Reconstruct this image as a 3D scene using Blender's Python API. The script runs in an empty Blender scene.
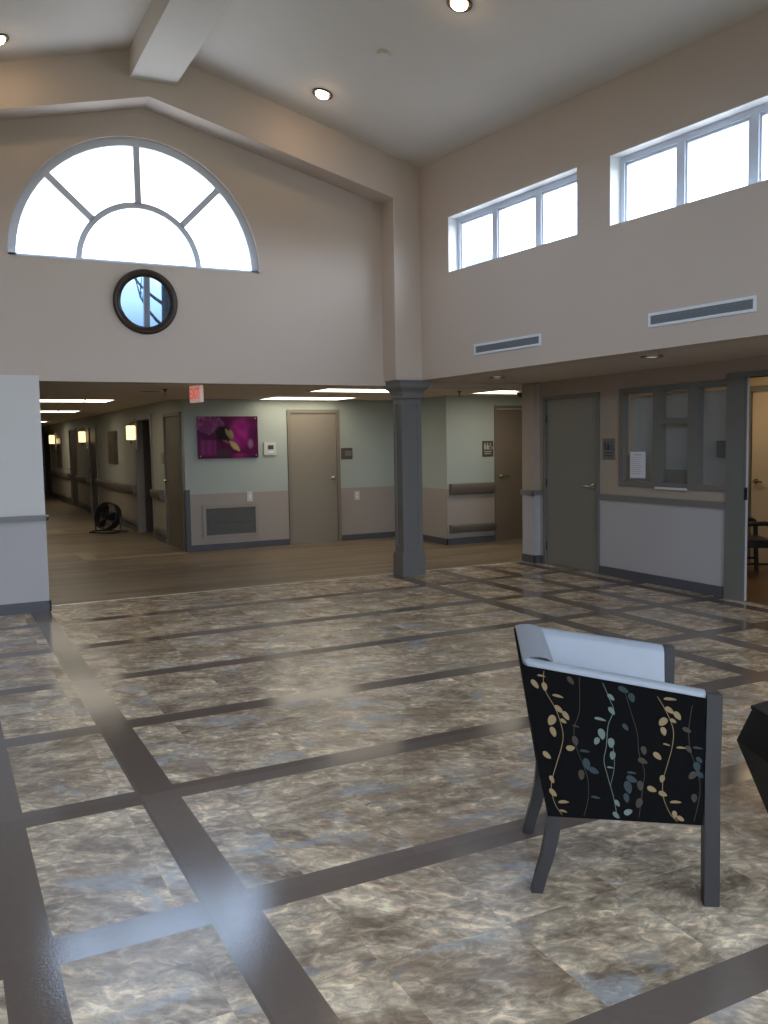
import bpy, bmesh, math, random
from mathutils import Vector, Matrix
from mathutils.geometry import tessellate_polygon
random.seed(7)
PI = math.pi
scene = bpy.context.scene
COL = scene.collection
rad = math.radians

# ------------------------------------------------------------------ materials
def srgb(r, g, b):
    f = lambda c: c / 12.92 if c <= 0.04045 else ((c + 0.055) / 1.055) ** 2.4
    return (f(r / 255), f(g / 255), f(b / 255), 1)

class NT:
    def __init__(self, name):
        self.m = bpy.data.materials.new(name); self.m.use_nodes = True
        self.t = self.m.node_tree; self.b = self.t.nodes['Principled BSDF']
        self.out = self.t.nodes['Material Output']
    def n(self, typ, **kw):
        nd = self.t.nodes.new(typ)
        for k, v in kw.items():
            if k.startswith('i_'):
                key = k[2:]
                key = int(key) if key.isdigit() else key.replace('_', ' ')
                nd.inputs[key].default_value = v
            else: setattr(nd, k, v)
        return nd
    def l(self, a, b): self.t.links.new(a, b)
    def math(self, op, a, b=None):
        nd = self.n('ShaderNodeMath', operation=op)
        for i, v in enumerate((a, b)):
            if v is None: continue
            if isinstance(v, (int, float)): nd.inputs[i].default_value = v
            else: self.l(v, nd.inputs[i])
        return nd.outputs[0]
    def mix(self, fac, a, b):
        nd = self.n('ShaderNodeMix', data_type='RGBA')
        for i, v in ((0, fac), (6, a), (7, b)):
            if isinstance(v, (int, float, tuple)): nd.inputs[i].default_value = v
            else: self.l(v, nd.inputs[i])
        return nd.outputs[2]
    def ramp(self, fac, stops):
        nd = self.n('ShaderNodeValToRGB'); e = nd.color_ramp.elements
        while len(e) < len(stops): e.new(0.5)
        for el, (p, c) in zip(e, stops): el.position = p; el.color = c
        self.l(fac, nd.inputs[0]); return nd.outputs[0]
    def bump(self, h, strength, dist=0.01):
        nd = self.n('ShaderNodeBump'); nd.inputs['Strength'].default_value = strength
        nd.inputs['Distance'].default_value = dist
        self.l(h, nd.inputs['Height']); self.l(nd.outputs[0], self.b.inputs['Normal'])

def mat(name, col, rough=0.5, metal=0.0, var=0.06, scale=12, bump=0.0, spec=0.5):
    t = NT(name); b = t.b
    tc = t.n('ShaderNodeTexCoord')
    nz = t.n('ShaderNodeTexNoise', i_Scale=scale, i_Detail=4.0)
    t.l(tc.outputs['Object'], nz.inputs['Vector'])
    c0 = tuple(max(0, c * (1 - var)) for c in col[:3]) + (1,)
    c1 = tuple(min(1, c * (1 + var)) for c in col[:3]) + (1,)
    t.l(t.mix(nz.outputs[0], c0, c1), b.inputs['Base Color'])
    b.inputs['Roughness'].default_value = rough; b.inputs['Metallic'].default_value = metal
    b.inputs['Specular IOR Level'].default_value = spec
    if bump: t.bump(nz.outputs[0], bump)
    return t.m

def emit(name, col, strength, body=(0.8, 0.8, 0.8, 1)):
    t = NT(name)
    t.b.inputs['Base Color'].default_value = body
    t.b.inputs['Emission Color'].default_value = col
    t.b.inputs['Emission Strength'].default_value = strength
    return t.m

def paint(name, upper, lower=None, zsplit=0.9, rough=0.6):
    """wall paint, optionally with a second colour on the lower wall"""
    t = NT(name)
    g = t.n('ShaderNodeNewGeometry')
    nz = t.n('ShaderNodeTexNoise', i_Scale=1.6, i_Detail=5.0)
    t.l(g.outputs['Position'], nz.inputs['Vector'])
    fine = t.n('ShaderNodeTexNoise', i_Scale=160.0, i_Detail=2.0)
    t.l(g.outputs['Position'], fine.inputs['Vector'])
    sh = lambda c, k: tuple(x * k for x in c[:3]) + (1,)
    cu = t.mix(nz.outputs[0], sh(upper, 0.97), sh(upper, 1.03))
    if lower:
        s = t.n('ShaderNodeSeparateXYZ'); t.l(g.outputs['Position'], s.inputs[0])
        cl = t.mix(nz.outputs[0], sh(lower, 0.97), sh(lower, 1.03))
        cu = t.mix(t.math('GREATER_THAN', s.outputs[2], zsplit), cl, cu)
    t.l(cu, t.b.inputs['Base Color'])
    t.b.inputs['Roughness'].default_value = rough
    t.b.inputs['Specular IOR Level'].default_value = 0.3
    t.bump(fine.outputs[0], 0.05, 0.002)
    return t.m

def glass_mat(name, tint=(1, 1, 1, 1), refl=0.06):
    t = NT(name); t.t.nodes.remove(t.b)
    tr = t.n('ShaderNodeBsdfTransparent'); tr.inputs[0].default_value = tint
    gl = t.n('ShaderNodeBsdfGlossy'); gl.inputs['Roughness'].default_value = 0.02
    lw = t.n('ShaderNodeLayerWeight'); lw.inputs[0].default_value = 0.5
    mx = t.n('ShaderNodeMixShader')
    sch = t.math('ADD', t.math('MULTIPLY', t.math('POWER', lw.outputs['Facing'], 5.0), 0.9), refl)
    t.l(sch, mx.inputs[0]); t.l(tr.outputs[0], mx.inputs[1]); t.l(gl.outputs[0], mx.inputs[2])
    t.l(mx.outputs[0], t.out.inputs[0])
    return t.m

def tile_mat():
    t = NT('marbled_vinyl_tile'); b = t.b
    g = t.n('ShaderNodeNewGeometry')
    s = t.n('ShaderNodeSeparateXYZ'); t.l(g.outputs['Position'], s.inputs[0])
    def cell(ax, off, size):
        return t.math('FLOOR', t.math('DIVIDE', t.math('ADD', ax, off), size))
    cx = cell(s.outputs[0], 10.6 - 0.93, 0.47); cy = cell(s.outputs[1], 10.45, 0.555)
    cv = t.n('ShaderNodeCombineXYZ'); t.l(cx, cv.inputs[0]); t.l(cy, cv.inputs[1])
    wn = t.n('ShaderNodeTexWhiteNoise', noise_dimensions='3D'); t.l(cv.outputs[0], wn.inputs[0])
    off = t.n('ShaderNodeVectorMath', operation='SCALE'); t.l(wn.outputs['Color'], off.inputs[0]); off.inputs['Scale'].default_value = 40
    add = t.n('ShaderNodeVectorMath', operation='ADD'); t.l(g.outputs['Position'], add.inputs[0]); t.l(off.outputs[0], add.inputs[1])
    # a random quarter-turn feel: swap stretch by tile
    rot = t.n('ShaderNodeVectorRotate', rotation_type='Z_AXIS')
    t.l(add.outputs[0], rot.inputs['Vector']); t.l(t.math('MULTIPLY', wn.outputs['Value'], 0.8), rot.inputs['Angle'])
    st = t.n('ShaderNodeVectorMath', operation='MULTIPLY'); t.l(rot.outputs[0], st.inputs[0]); st.inputs[1].default_value = (0.85, 1.35, 1.0)
    P = st.outputs[0]
    n1 = t.n('ShaderNodeTexNoise', i_Scale=4.2, i_Detail=9.0, i_Roughness=0.66, i_Distortion=0.7); t.l(P, n1.inputs['Vector'])
    n2 = t.n('ShaderNodeTexNoise', i_Scale=15.0, i_Detail=6.0, i_Roughness=0.6, i_Distortion=1.2); t.l(P, n2.inputs['Vector'])
    G = g.outputs['Position']
    n3 = t.n('ShaderNodeTexNoise', i_Scale=2.3, i_Detail=4.0, i_Distortion=0.6); t.l(add.outputs[0], n3.inputs['Vector'])
    n4 = t.n('ShaderNodeTexNoise', i_Scale=2.6, i_Detail=5.0, i_Roughness=0.6, i_Distortion=0.8); t.l(P, n4.inputs['Vector'])
    n7 = t.n('ShaderNodeTexNoise', i_Scale=1.9, i_Detail=5.0, i_Roughness=0.6, i_Distortion=0.5); t.l(P, n7.inputs['Vector'])
    n8 = t.n('ShaderNodeTexNoise', i_Scale=0.5, i_Detail=2.0); t.l(G, n8.inputs['Vector'])
    base = t.ramp(n1.outputs[0], [(0.26, (0.16, 0.118, 0.086, 1)), (0.42, (0.34, 0.27, 0.205, 1)), (0.52, (0.51, 0.425, 0.325, 1)), (0.66, (0.72, 0.625, 0.49, 1))])
    veins = t.ramp(n2.outputs[0], [(0.35, (0.62, 0.58, 0.53, 1)), (0.5, (0.88, 0.87, 0.85, 1)), (0.58, (1.18, 1.14, 1.07, 1)), (0.68, (1.7, 1.62, 1.5, 1))])
    mul = t.n('ShaderNodeMix', data_type='RGBA', blend_type='MULTIPLY'); mul.inputs[0].default_value = 1
    t.l(base, mul.inputs[6]); t.l(veins, mul.inputs[7])
    blue = t.math('MULTIPLY', t.ramp(n4.outputs[0], [(0.555, (0, 0, 0, 1)), (0.66, (1, 1, 1, 1))]), t.math('ADD', t.math('MULTIPLY', n2.outputs[0], 1.0), 0.15))
    tone = t.ramp(n7.outputs[0], [(0.34, (0.66, 0.63, 0.60, 1)), (0.5, (0.98, 0.97, 0.95, 1)), (0.64, (1.24, 1.23, 1.21, 1))])
    mul2 = t.n('ShaderNodeMix', data_type='RGBA', blend_type='MULTIPLY'); mul2.inputs[0].default_value = 1
    t.l(mul.outputs[2], mul2.inputs[6]); t.l(tone, mul2.inputs[7])
    c = t.mix(blue, mul2.outputs[2], (0.33, 0.375, 0.42, 1))
    n5 = t.n('ShaderNodeTexNoise', i_Scale=9.0, i_Detail=5.0, i_Roughness=0.55, i_Distortion=1.6); t.l(P, n5.inputs['Vector'])
    ridge = t.math('ABSOLUTE', t.math('SUBTRACT', n5.outputs[0], 0.5))
    crack = t.ramp(ridge, [(0.0, (1, 1, 1, 1)), (0.022, (0, 0, 0, 1))])
    c = t.mix(t.math('MULTIPLY', crack, 0.20), c, (0.12, 0.09, 0.065, 1))
    n6 = t.n('ShaderNodeTexNoise', i_Scale=12.0, i_Detail=4.0, i_Roughness=0.5, i_Distortion=1.8); t.l(P, n6.inputs['Vector'])
    fleck = t.ramp(n6.outputs[0], [(0.60, (0, 0, 0, 1)), (0.70, (1, 1, 1, 1))])
    c = t.mix(t.math('MULTIPLY', fleck, 0.42), c, (0.72, 0.63, 0.49, 1))
    rust = t.math('MULTIPLY', t.ramp(n3.outputs[0], [(0.55, (0, 0, 0, 1)), (0.66, (1, 1, 1, 1))]), 0.5)
    c = t.mix(rust, c, (0.24, 0.16, 0.10, 1))
    hsv = t.n('ShaderNodeHueSaturation'); t.l(c, hsv.inputs['Color'])
    t.l(t.math('ADD', t.math('MULTIPLY', wn.outputs['Value'], 0.22), 1.14), hsv.inputs['Value'])
    t.l(hsv.outputs[0], b.inputs['Base Color'])
    b.inputs['Roughness'].default_value = TILE_ROUGH
    t.bump(n2.outputs[0], 0.10, 0.003)
    return t.m
TILE_ROUGH = 0.27

def stripe_mat():
    t = NT('dark_plank_strip'); b = t.b
    g = t.n('ShaderNodeNewGeometry')
    s = t.n('ShaderNodeSeparateXYZ'); t.l(g.outputs['Position'], s.inputs[0])
    cv = t.n('ShaderNodeCombineXYZ')
    t.l(t.math('FLOOR', t.math('DIVIDE', t.math('ADD', s.outputs[0], 9.2), 0.83)), cv.inputs[0])
    t.l(t.math('FLOOR', t.math('DIVIDE', t.math('ADD', s.outputs[1], 9.4), 1.117)), cv.inputs[1])
    wn = t.n('ShaderNodeTexWhiteNoise', noise_dimensions='3D'); t.l(cv.outputs[0], wn.inputs[0])
    nz = t.n('ShaderNodeTexNoise', i_Scale=30.0, i_Detail=4.0); t.l(g.outputs['Position'], nz.inputs['Vector'])
    c = t.mix(wn.outputs['Value'], (0.165, 0.130, 0.110, 1), (0.235, 0.190, 0.163, 1))
    c = t.mix(t.math('MULTIPLY', nz.outputs[0], 0.4), c, (0.11, 0.09, 0.08, 1))
    t.l(c, b.inputs['Base Color'])
    b.inputs['Roughness'].default_value = 0.125
    peel = t.n('ShaderNodeTexNoise', i_Scale=110.0, i_Detail=2.0); t.l(g.outputs['Position'], peel.inputs['Vector'])
    t.bump(peel.outputs[0], 0.10, 0.003)
    return t.m

def wood_floor_mat(name, c0, c1, c2, rough=0.3):
    t = NT(name); b = t.b
    g = t.n('ShaderNodeNewGeometry')
    s = t.n('ShaderNodeSeparateXYZ'); t.l(g.outputs['Position'], s.inputs[0])
    row = t.math('FLOOR', t.math('DIVIDE', t.math('ADD', s.outputs[1], 5.0), 0.16))
    sh = t.math('MULTIPLY', t.math('FRACT', t.math('MULTIPLY', row, 0.377)), 1.2)
    col = t.math('FLOOR', t.math('DIVIDE', t.math('ADD', s.outputs[0], sh), 1.2))
    cv = t.n('ShaderNodeCombineXYZ'); t.l(row, cv.inputs[0]); t.l(col, cv.inputs[1])
    wn = t.n('ShaderNodeTexWhiteNoise', noise_dimensions='3D'); t.l(cv.outputs[0], wn.inputs[0])
    st = t.n('ShaderNodeVectorMath', operation='MULTIPLY'); t.l(g.outputs['Position'], st.inputs[0]); st.inputs[1].default_value = (1.6, 22, 1)
    ad = t.n('ShaderNodeVectorMath', operation='ADD'); t.l(st.outputs[0], ad.inputs[0]); t.l(wn.outputs['Color'], ad.inputs[1])
    nz = t.n('ShaderNodeTexNoise', i_Scale=1.5, i_Detail=5.0); t.l(ad.outputs[0], nz.inputs['Vector'])
    c = t.mix(nz.outputs[0], c0, c1)
    c = t.mix(t.math('MULTIPLY', wn.outputs['Value'], 0.85), c, c2)
    t.l(c, b.inputs['Base Color']); b.inputs['Roughness'].default_value = rough
    return t.m

def rib_fabric():
    t = NT('black_ribbed_fabric'); b = t.b
    tc = t.n('ShaderNodeTexCoord')
    wv = t.n('ShaderNodeTexWave', bands_direction='DIAGONAL', i_Scale=60.0); t.l(tc.outputs['Object'], wv.inputs['Vector'])
    t.l(t.mix(wv.outputs[0], (0.0026, 0.0026, 0.0028, 1), (0.0075, 0.0073, 0.0075, 1)), b.inputs['Base Color'])
    b.inputs['Roughness'].default_value = 0.9; b.inputs['Specular IOR Level'].default_value = 0.06
    return t.m

def vcol_mat(name, rough=0.15):
    t = NT(name)
    a = t.n('ShaderNodeVertexColor', layer_name='art')
    t.l(a.outputs[0], t.b.inputs['Base Color']); t.b.inputs['Roughness'].default_value = rough
    return t.m

def blind_mat():
    return mat('blind_slat_vinyl', (0.48, 0.53, 0.56, 1), 0.55, var=0.03)

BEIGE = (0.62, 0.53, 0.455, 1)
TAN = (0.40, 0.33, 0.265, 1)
LILAC = (0.44, 0.425, 0.43, 1)
AQUA = (0.43, 0.475, 0.435, 1)
TAUPE = (0.38, 0.33, 0.29, 1)
M = dict(
    upper=paint('beige_wall_paint', BEIGE),
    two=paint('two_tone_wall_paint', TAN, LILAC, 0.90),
    stub=paint('pale_wall_paint', (0.72, 0.71, 0.69, 1), (0.52, 0.50, 0.51, 1), 0.90),
    hall=paint('pale_green_wall_paint', AQUA, TAUPE, 0.86),
    hallside=paint('corridor_wall_paint', (0.40, 0.40, 0.34, 1), (0.36, 0.31, 0.26, 1), 0.80),
    office=paint('warm_office_paint', (0.52, 0.44, 0.32, 1)),
    ceil=paint('white_ceiling_paint', (0.67, 0.625, 0.565, 1), rough=0.8),
    soffit=paint('soffit_paint', (0.70, 0.63, 0.56, 1), rough=0.8),
    hceil=paint('corridor_ceiling_tile', (0.78, 0.70, 0.61, 1), rough=0.85),
    out=paint('exterior_stucco', (0.4, 0.4, 0.4, 1)),
    trim=mat('grey_taupe_trim_paint', (0.175, 0.165, 0.15, 1), 0.4),
    rail=mat('taupe_chair_rail', (0.20, 0.185, 0.175, 1), 0.4),
    base=mat('dark_grey_vinyl_base', (0.085, 0.088, 0.10, 1), 0.45),
    door=mat('taupe_painted_door', (0.27, 0.235, 0.19, 1), 0.45, var=0.03, scale=3),
    doorframe=mat('taupe_door_frame', (0.235, 0.205, 0.165, 1), 0.42, var=0.03, scale=3),
    halldoor=mat('shade_darkened_door', (0.15, 0.125, 0.095, 1), 0.42, var=0.03, scale=3),  # same door paint, darkened in colour for the dim hall
    closetdoor=mat('cocoa_painted_door', (0.19, 0.152, 0.115, 1), 0.42, var=0.03, scale=3),
    greydoor=mat('grey_green_painted_door', (0.205, 0.195, 0.165, 1), 0.42, var=0.03, scale=3),
    greyframe=mat('grey_green_frame_paint', (0.165, 0.16, 0.145, 1), 0.42, var=0.03, scale=3),
    darkwood=mat('dark_brown_door_wood', (0.06, 0.042, 0.03, 1), 0.45, var=0.15, scale=6),
    column=mat('slate_grey_column_paint', (0.19, 0.185, 0.18, 1), 0.4, var=0.03),
    winframe=mat('bloom_tinted_window_frame', (0.70, 0.75, 0.85, 1), 0.4, var=0.02),  # blue bloom around the panes mixed into the white frame colour
    reveal=mat('white_reveal_paint', (0.68, 0.68, 0.67, 1), 0.6, var=0.02),
    glass=glass_mat('window_glass', (0.98, 0.99, 1, 1)),
    tinted=glass_mat('mirror_dimming_glass', (0.12, 0.17, 0.23, 1)),  # tint added so the mirror shows a dimmer, bluer sky
    chrome=mat('brushed_nickel', (0.62, 0.58, 0.52, 1), 0.25, 1.0, var=0.03),
    black=mat('black_plastic', (0.012, 0.012, 0.013, 1), 0.4),
    blackmetal=mat('black_metal', (0.02, 0.02, 0.02, 1), 0.35, 0.6),
    white=mat('white_plastic', (0.62, 0.61, 0.58, 1), 0.4, var=0.02),
    grille=mat('grey_grille_paint', (0.13, 0.13, 0.125, 1), 0.5),
    ventframe=mat('white_vent_frame', (0.82, 0.85, 0.90, 1), 0.4, var=0.02),
    ventdark=mat('blue_grey_louvre', (0.27, 0.30, 0.335, 1), 0.45, var=0.03),
    bronze=mat('dark_bronze_trim', (0.05, 0.036, 0.028, 1), 0.35, 0.5),
    mirrorframe=mat('dark_walnut_frame', (0.035, 0.022, 0.016, 1), 0.35, var=0.3, scale=20),
    mirror=mat('mirror_silver', (0.60, 0.64, 0.68, 1), 0.015, 1.0, var=0.0),
    lamp=emit('warm_lamp_glow', (1.0, 0.72, 0.45, 1), 55),
    lampoff=emit('unlit_lens_added_glow', (1.0, 0.95, 0.85, 1), 0.35, (0.7, 0.68, 0.62, 1)),  # unlit lens given a faint glow to lift its brightness
    troffer=emit('fluorescent_diffuser', (1.0, 0.90, 0.72, 1), 3.6),
    sconce=emit('sconce_shade_glow', (1.0, 0.70, 0.33, 1), 1.7),
    exitred=emit('exit_letter_glow', (1.0, 0.16, 0.10, 1), 0.45, (0.6, 0.05, 0.04, 1)),
    exitface=emit('exit_face_glow', (1.0, 0.62, 0.52, 1), 0.22, (0.65, 0.52, 0.48, 1)),
    signdark=mat('brown_sign_plate', (0.085, 0.07, 0.055, 1), 0.5),
    signgrey=mat('grey_sign_plate', (0.16, 0.15, 0.14, 1), 0.5),
    signlight=mat('pale_sign_symbol', (0.52, 0.50, 0.46, 1), 0.5),
    paper=mat('white_paper', (0.72, 0.72, 0.78, 1), 0.7, var=0.02),
    ink=mat('grey_print', (0.22, 0.22, 0.26, 1), 0.7),
    fabric=rib_fabric(),
    gold=mat('gold_leaf_thread', (0.235, 0.165, 0.082, 1), 0.8, var=0.2, scale=40),
    teal=mat('teal_leaf_thread', (0.125, 0.160, 0.145, 1), 0.8, var=0.2, scale=40),
    brownthread=mat('dim_brown_thread', (0.042, 0.031, 0.021, 1), 0.8, var=0.2, scale=40),
    bluethread=mat('dim_blue_thread', (0.020, 0.034, 0.038, 1), 0.8, var=0.2, scale=40),
    leather=mat('pale_grey_leather', (0.32, 0.345, 0.39, 1), 0.45, var=0.05, scale=8, bump=0.03),
    legwood=mat('grey_stained_wood', (0.030, 0.028, 0.029, 1), 0.34, var=0.15, scale=10, spec=0.35),
    tablewood=mat('espresso_wood', (0.012, 0.009, 0.007, 1), 0.5, var=0.2, scale=8, spec=0.2),
    blind=blind_mat(),
    tile=tile_mat(), stripe=stripe_mat(),
    wood=wood_floor_mat('brown_wood_plank', (0.175, 0.130, 0.085, 1), (0.46, 0.355, 0.24, 1), (0.17, 0.125, 0.08, 1), 0.36),
    inlay=wood_floor_mat('light_wood_inlay', (0.36, 0.29, 0.19, 1), (0.46, 0.37, 0.25, 1), (0.42, 0.33, 0.22, 1), 0.38),
    officefloor=wood_floor_mat('amber_wood_plank', (0.11, 0.062, 0.026, 1), (0.19, 0.115, 0.055, 1), (0.15, 0.085, 0.04, 1), 0.3),
    metalstrip=mat('aluminium_transition', (0.62, 0.56, 0.47, 1), 0.35, 0.3),
    handrail=mat('taupe_vinyl_handrail', (0.135, 0.115, 0.095, 1), 0.45),
    art=vcol_mat('printed_acrylic'), canvas=vcol_mat('printed_canvas', 0.2),
    trunk=mat('grey_bark', (0.13, 0.11, 0.09, 1), 0.9, var=0.3, scale=8),
    slate=mat('slate_roof', (0.075, 0.095, 0.12, 1), 0.7, var=0.15, scale=2),
    ground=mat('outdoor_lawn', (0.10, 0.12, 0.06, 1), 0.9, var=0.3, scale=3),
    acrylic=mat('grey_acrylic', (0.12, 0.13, 0.135, 1), 0.3),
    green=mat('green_display', (0.06, 0.07, 0.07, 1), 0.3),
    litdooredge=mat('lit_door_edge', (0.62, 0.60, 0.58, 1), 0.5, var=0.02),  # pale colour stands for office light on the frame's back edge
)

# ------------------------------------------------------------------ mesh tools
class MB:
    def __init__(self): self.bm = bmesh.new(); self.idx = 0
    def face(self, vs):
        try:
            f = self.bm.faces.new(vs); f.material_index = self.idx; return f
        except ValueError: return None
    def box(self, x0, x1, y0, y1, z0, z1, mtx=None):
        c = [(x0, y0, z0), (x1, y0, z0), (x1, y1, z0), (x0, y1, z0), (x0, y0, z1), (x1, y0, z1), (x1, y1, z1), (x0, y1, z1)]
        v = [self.bm.verts.new(mtx @ Vector(p) if mtx else p) for p in c]
        for q in ((0, 3, 2, 1), (4, 5, 6, 7), (0, 1, 5, 4), (1, 2, 6, 5), (2, 3, 7, 6), (3, 0, 4, 7)): self.face([v[i] for i in q])
        return self
    def hexa(self, pts):
        v = [self.bm.verts.new(p) for p in pts]
        for q in ((0, 3, 2, 1), (4, 5, 6, 7), (0, 1, 5, 4), (1, 2, 6, 5), (2, 3, 7, 6), (3, 0, 4, 7)): self.face([v[i] for i in q])
        return self
    def panel(self, outer, holes, P, thick):
        """flat panel with holes; P(u, v, w) -> point, w = 0 front, thick = back"""
        loops = [list(outer)] + [list(h) for h in holes]
        tri = tessellate_polygon([[Vector((a, b, 0)) for a, b in lp] for lp in loops])
        flat = [p for lp in loops for p in lp]
        A = [self.bm.verts.new(P(a, b, 0)) for a, b in flat]
        B = [self.bm.verts.new(P(a, b, thick)) for a, b in flat]
        for t in tri:
            self.face([A[i] for i in t]); self.face([B[i] for i in reversed(t)])
        k = 0
        for lp in loops:
            n = len(lp)
            for i in range(n):
                a, b = k + i, k + (i + 1) % n
                self.face([A[a], A[b], B[b], B[a]])
            k += n
        return self
    def lathe(self, prof, n=32, mtx=None, cap0=True, cap1=True, arc=2 * PI):
        rings = []
        for r, z in prof:
            ring = []
            for i in range(n):
                a = 2 * PI * i / n
                p = Vector((r * math.cos(a), r * math.sin(a), z))
                ring.append(self.bm.verts.new(mtx @ p if mtx else p))
            rings.append(ring)
        for a, b in zip(rings, rings[1:]):
            for i in range(n): self.face([a[i], a[(i + 1) % n], b[(i + 1) % n], b[i]])
        if cap0: self.face(list(reversed(rings[0])))
        if cap1: self.face(rings[-1])
        return self
    def tube(self, pts, r, n=10, closed=False, caps=True):
        pts = [Vector(p) for p in pts]; N = len(pts)
        rs = r if isinstance(r, (list, tuple)) else [r] * N
        rings = []; prev = None
        for i, p in enumerate(pts):
            if closed: d = pts[(i + 1) % N] - pts[i - 1]
            else: d = pts[min(i + 1, N - 1)] - pts[max(i - 1, 0)]
            d.normalize()
            if prev is None:
                up = Vector((0, 0, 1)) if abs(d.z) < 0.9 else Vector((1, 0, 0))
                s = d.cross(up).normalized()
            else: s = (prev - d * prev.dot(d)).normalized()
            prev = s; t = d.cross(s)
            rings.append([self.bm.verts.new(p + (s * math.cos(2 * PI * k / n) + t * math.sin(2 * PI * k / n)) * rs[i]) for k in range(n)])
        pairs = list(zip(rings, rings[1:])) + ([(rings[-1], rings[0])] if closed else [])
        for a, b in pairs:
            for i in range(n): self.face([a[i], a[(i + 1) % n], b[(i + 1) % n], b[i]])
        if not closed and caps: self.face(list(reversed(rings[0]))); self.face(rings[-1])
        return self
    def loft(self, loops, caps=True):
        R = [[self.bm.verts.new(p) for p in lp] for lp in loops]
        n = len(R[0])
        for a, b in zip(R, R[1:]):
            for i in range(n): self.face([a[i], a[(i + 1) % n], b[(i + 1) % n], b[i]])
        if caps: self.face(list(reversed(R[0]))); self.face(R[-1])
        return self
    def bevel(self, w, seg=2, ang=30):
        es = [e for e in self.bm.edges if len(e.link_faces) == 2 and e.calc_face_angle(0) > rad(ang)]
        bmesh.ops.bevel(self.bm, geom=es, offset=w, segments=seg, affect='EDGES', profile=0.5)
        return self
    def squash(self, k):
        for v in self.bm.verts: v.co.y *= k
        return self
    def build(self, name, m, parent=None, loc=None, smooth=False, recalc=True):
        if recalc: bmesh.ops.recalc_face_normals(self.bm, faces=self.bm.faces)
        me = bpy.data.meshes.new(name); self.bm.to_mesh(me); self.bm.free()
        for x in (m if isinstance(m, (list, tuple)) else [m]): me.materials.append(x)
        if smooth:
            for p in me.polygons: p.use_smooth = True
            me.set_sharp_from_angle(angle=rad(smooth if smooth is not True else 40))
        o = bpy.data.objects.new(name, me); COL.objects.link(o)
        if parent: o.parent = parent
        if loc is not None: o.location = loc
        return o

def tag(o, label, cat, group=None, kind=None):
    o['label'] = label; o['category'] = cat
    if group: o['group'] = group
    if kind: o['kind'] = kind
    return o
def thing(name, label, cat, loc=(0, 0, 0), rz=0.0, group=None, kind=None):
    o = bpy.data.objects.new(name, None); COL.objects.link(o)
    o.location = loc; o.rotation_euler = (0, 0, rz)
    return tag(o, label, cat, group, kind)
def struct(o, label, cat): return tag(o, label, cat, None, 'structure')
def copy_tree(o, parent=None):
    c = o.copy(); COL.objects.link(c); c.parent = parent
    for ch in list(o.children): copy_tree(ch, c)
    return c
def RX(x): return lambda u, v, w: (x + w, u, v)          # panel on a plane x = const, (u, v) = (y, z)
def RY(y): return lambda u, v, w: (u, y + w, v)          # panel on a plane y = const, (u, v) = (x, z)
def rect(a0, a1, b0, b1): return [(a0, b0), (a1, b0), (a1, b1), (a0, b1)]

# ------------------------------------------------------------------ room geometry (metres)
YF, YG = 9.08, 9.40                 # gable beam face, gable window wall
RXX, RZ = 2.13, 5.534               # ridge
ceil_r = lambda x: RZ - 0.263 * (x - RXX)
ceil_l = lambda x: RZ + 0.270 * (x - RXX)
SK = rad(4.4)                       # the clerestory wall is turned a few degrees
WP = Vector((5.15, YF, 0)); WD = Vector((math.sin(SK), -math.cos(SK), 0)); WN = Vector((math.cos(SK), math.sin(SK), 0))
def PW(s, z, w): return tuple(WP + WD * s + WN * w + Vector((0, 0, z)))
YFR = -3.5                          # front wall (behind the camera)
XL = -2.2                           # left wall
XR = 6.9                            # lower right wall

# floors -------------------------------------------------------------
def floor_lobby():
    mb = MB()
    xb = [(-1.9, -1.74), (-0.56, -0.40), (0.10, 0.26), (0.745, 0.92), (4.74, 4.90), (5.375, 5.535), (6.0, 6.145), (6.61, 6.76)]
    yb = [(-2.79, -2.63), (-1.67, -1.51), (-0.56, -0.40), (0.55, 0.71), (1.667, 1.827), (2.79, 2.955), (3.90, 4.07), (5.02, 5.18), (6.115, 6.265), (7.215, 7.375), (8.325, 8.475)]
    xs = sorted({-2.2, 6.9} | {v for p in xb for v in p}); ys = sorted({-3.5, 9.385} | {v for p in yb for v in p})
    vt = {}
    for i, x in enumerate(xs):
        for j, y in enumerate(ys): vt[i, j] = mb.bm.verts.new((x, y, 0))
    inb = lambda v, b: any(a <= v <= c for a, c in b)
    for i in range(len(xs) - 1):
        for j in range(len(ys) - 1):
            mb.idx = 1 if inb((xs[i] + xs[i + 1]) / 2, xb) or inb((ys[j] + ys[j + 1]) / 2, yb) else 0
            mb.face([vt[i, j], vt[i + 1, j], vt[i + 1, j + 1], vt[i, j + 1]])
    mb.idx = 0; mb.box(-2.3, 7.0, -3.6, 9.385, -0.2, -0.001)
    return mb.build('floor_lobby', [M['tile'], M['stripe']], recalc=False)
struct(floor_lobby(), 'marbled grey brown tile lobby floor with dark plank strips', 'floor')
mb = MB(); mb.box(-2.4, 9.7, 9.385, 13.2, -0.2, 0).box(0.9, 3.4, 13.2, 33.2, -0.2, 0).box(3.4, 5.6, 14.9, 17.0, -0.2, 0)
mb.idx = 1
for x0, x1, y0, y1 in ((0.95, 1.93, 13.72, 13.86), (1.80, 2.00, 12.93, 13.78), (1.93, 3.29, 12.88, 12.99), (0.95, 3.29, 17.22, 17.38), (0.95, 2.1, 17.38, 18.0)):
    mb.box(x0, x1, y0, y1, 0.0, 0.0012)
struct(mb.build('floor_corridor', [M['wood'], M['inlay']]), 'brown wood plank corridor floor with pale inlay bands', 'floor')
struct(MB().box(XR + 0.0005, 9.2, 4.2, 9.1, -0.2, 0.0).build('floor_office', M['officefloor']), 'amber wood floor of the office beyond the right doorway', 'floor')
struct(MB().box(0.93, 6.8, 9.365, 9.395, -0.01, 0.004).build('trim_1', M['metalstrip']), 'thin pale metal strip between tile and wood floor', 'trim')

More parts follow.
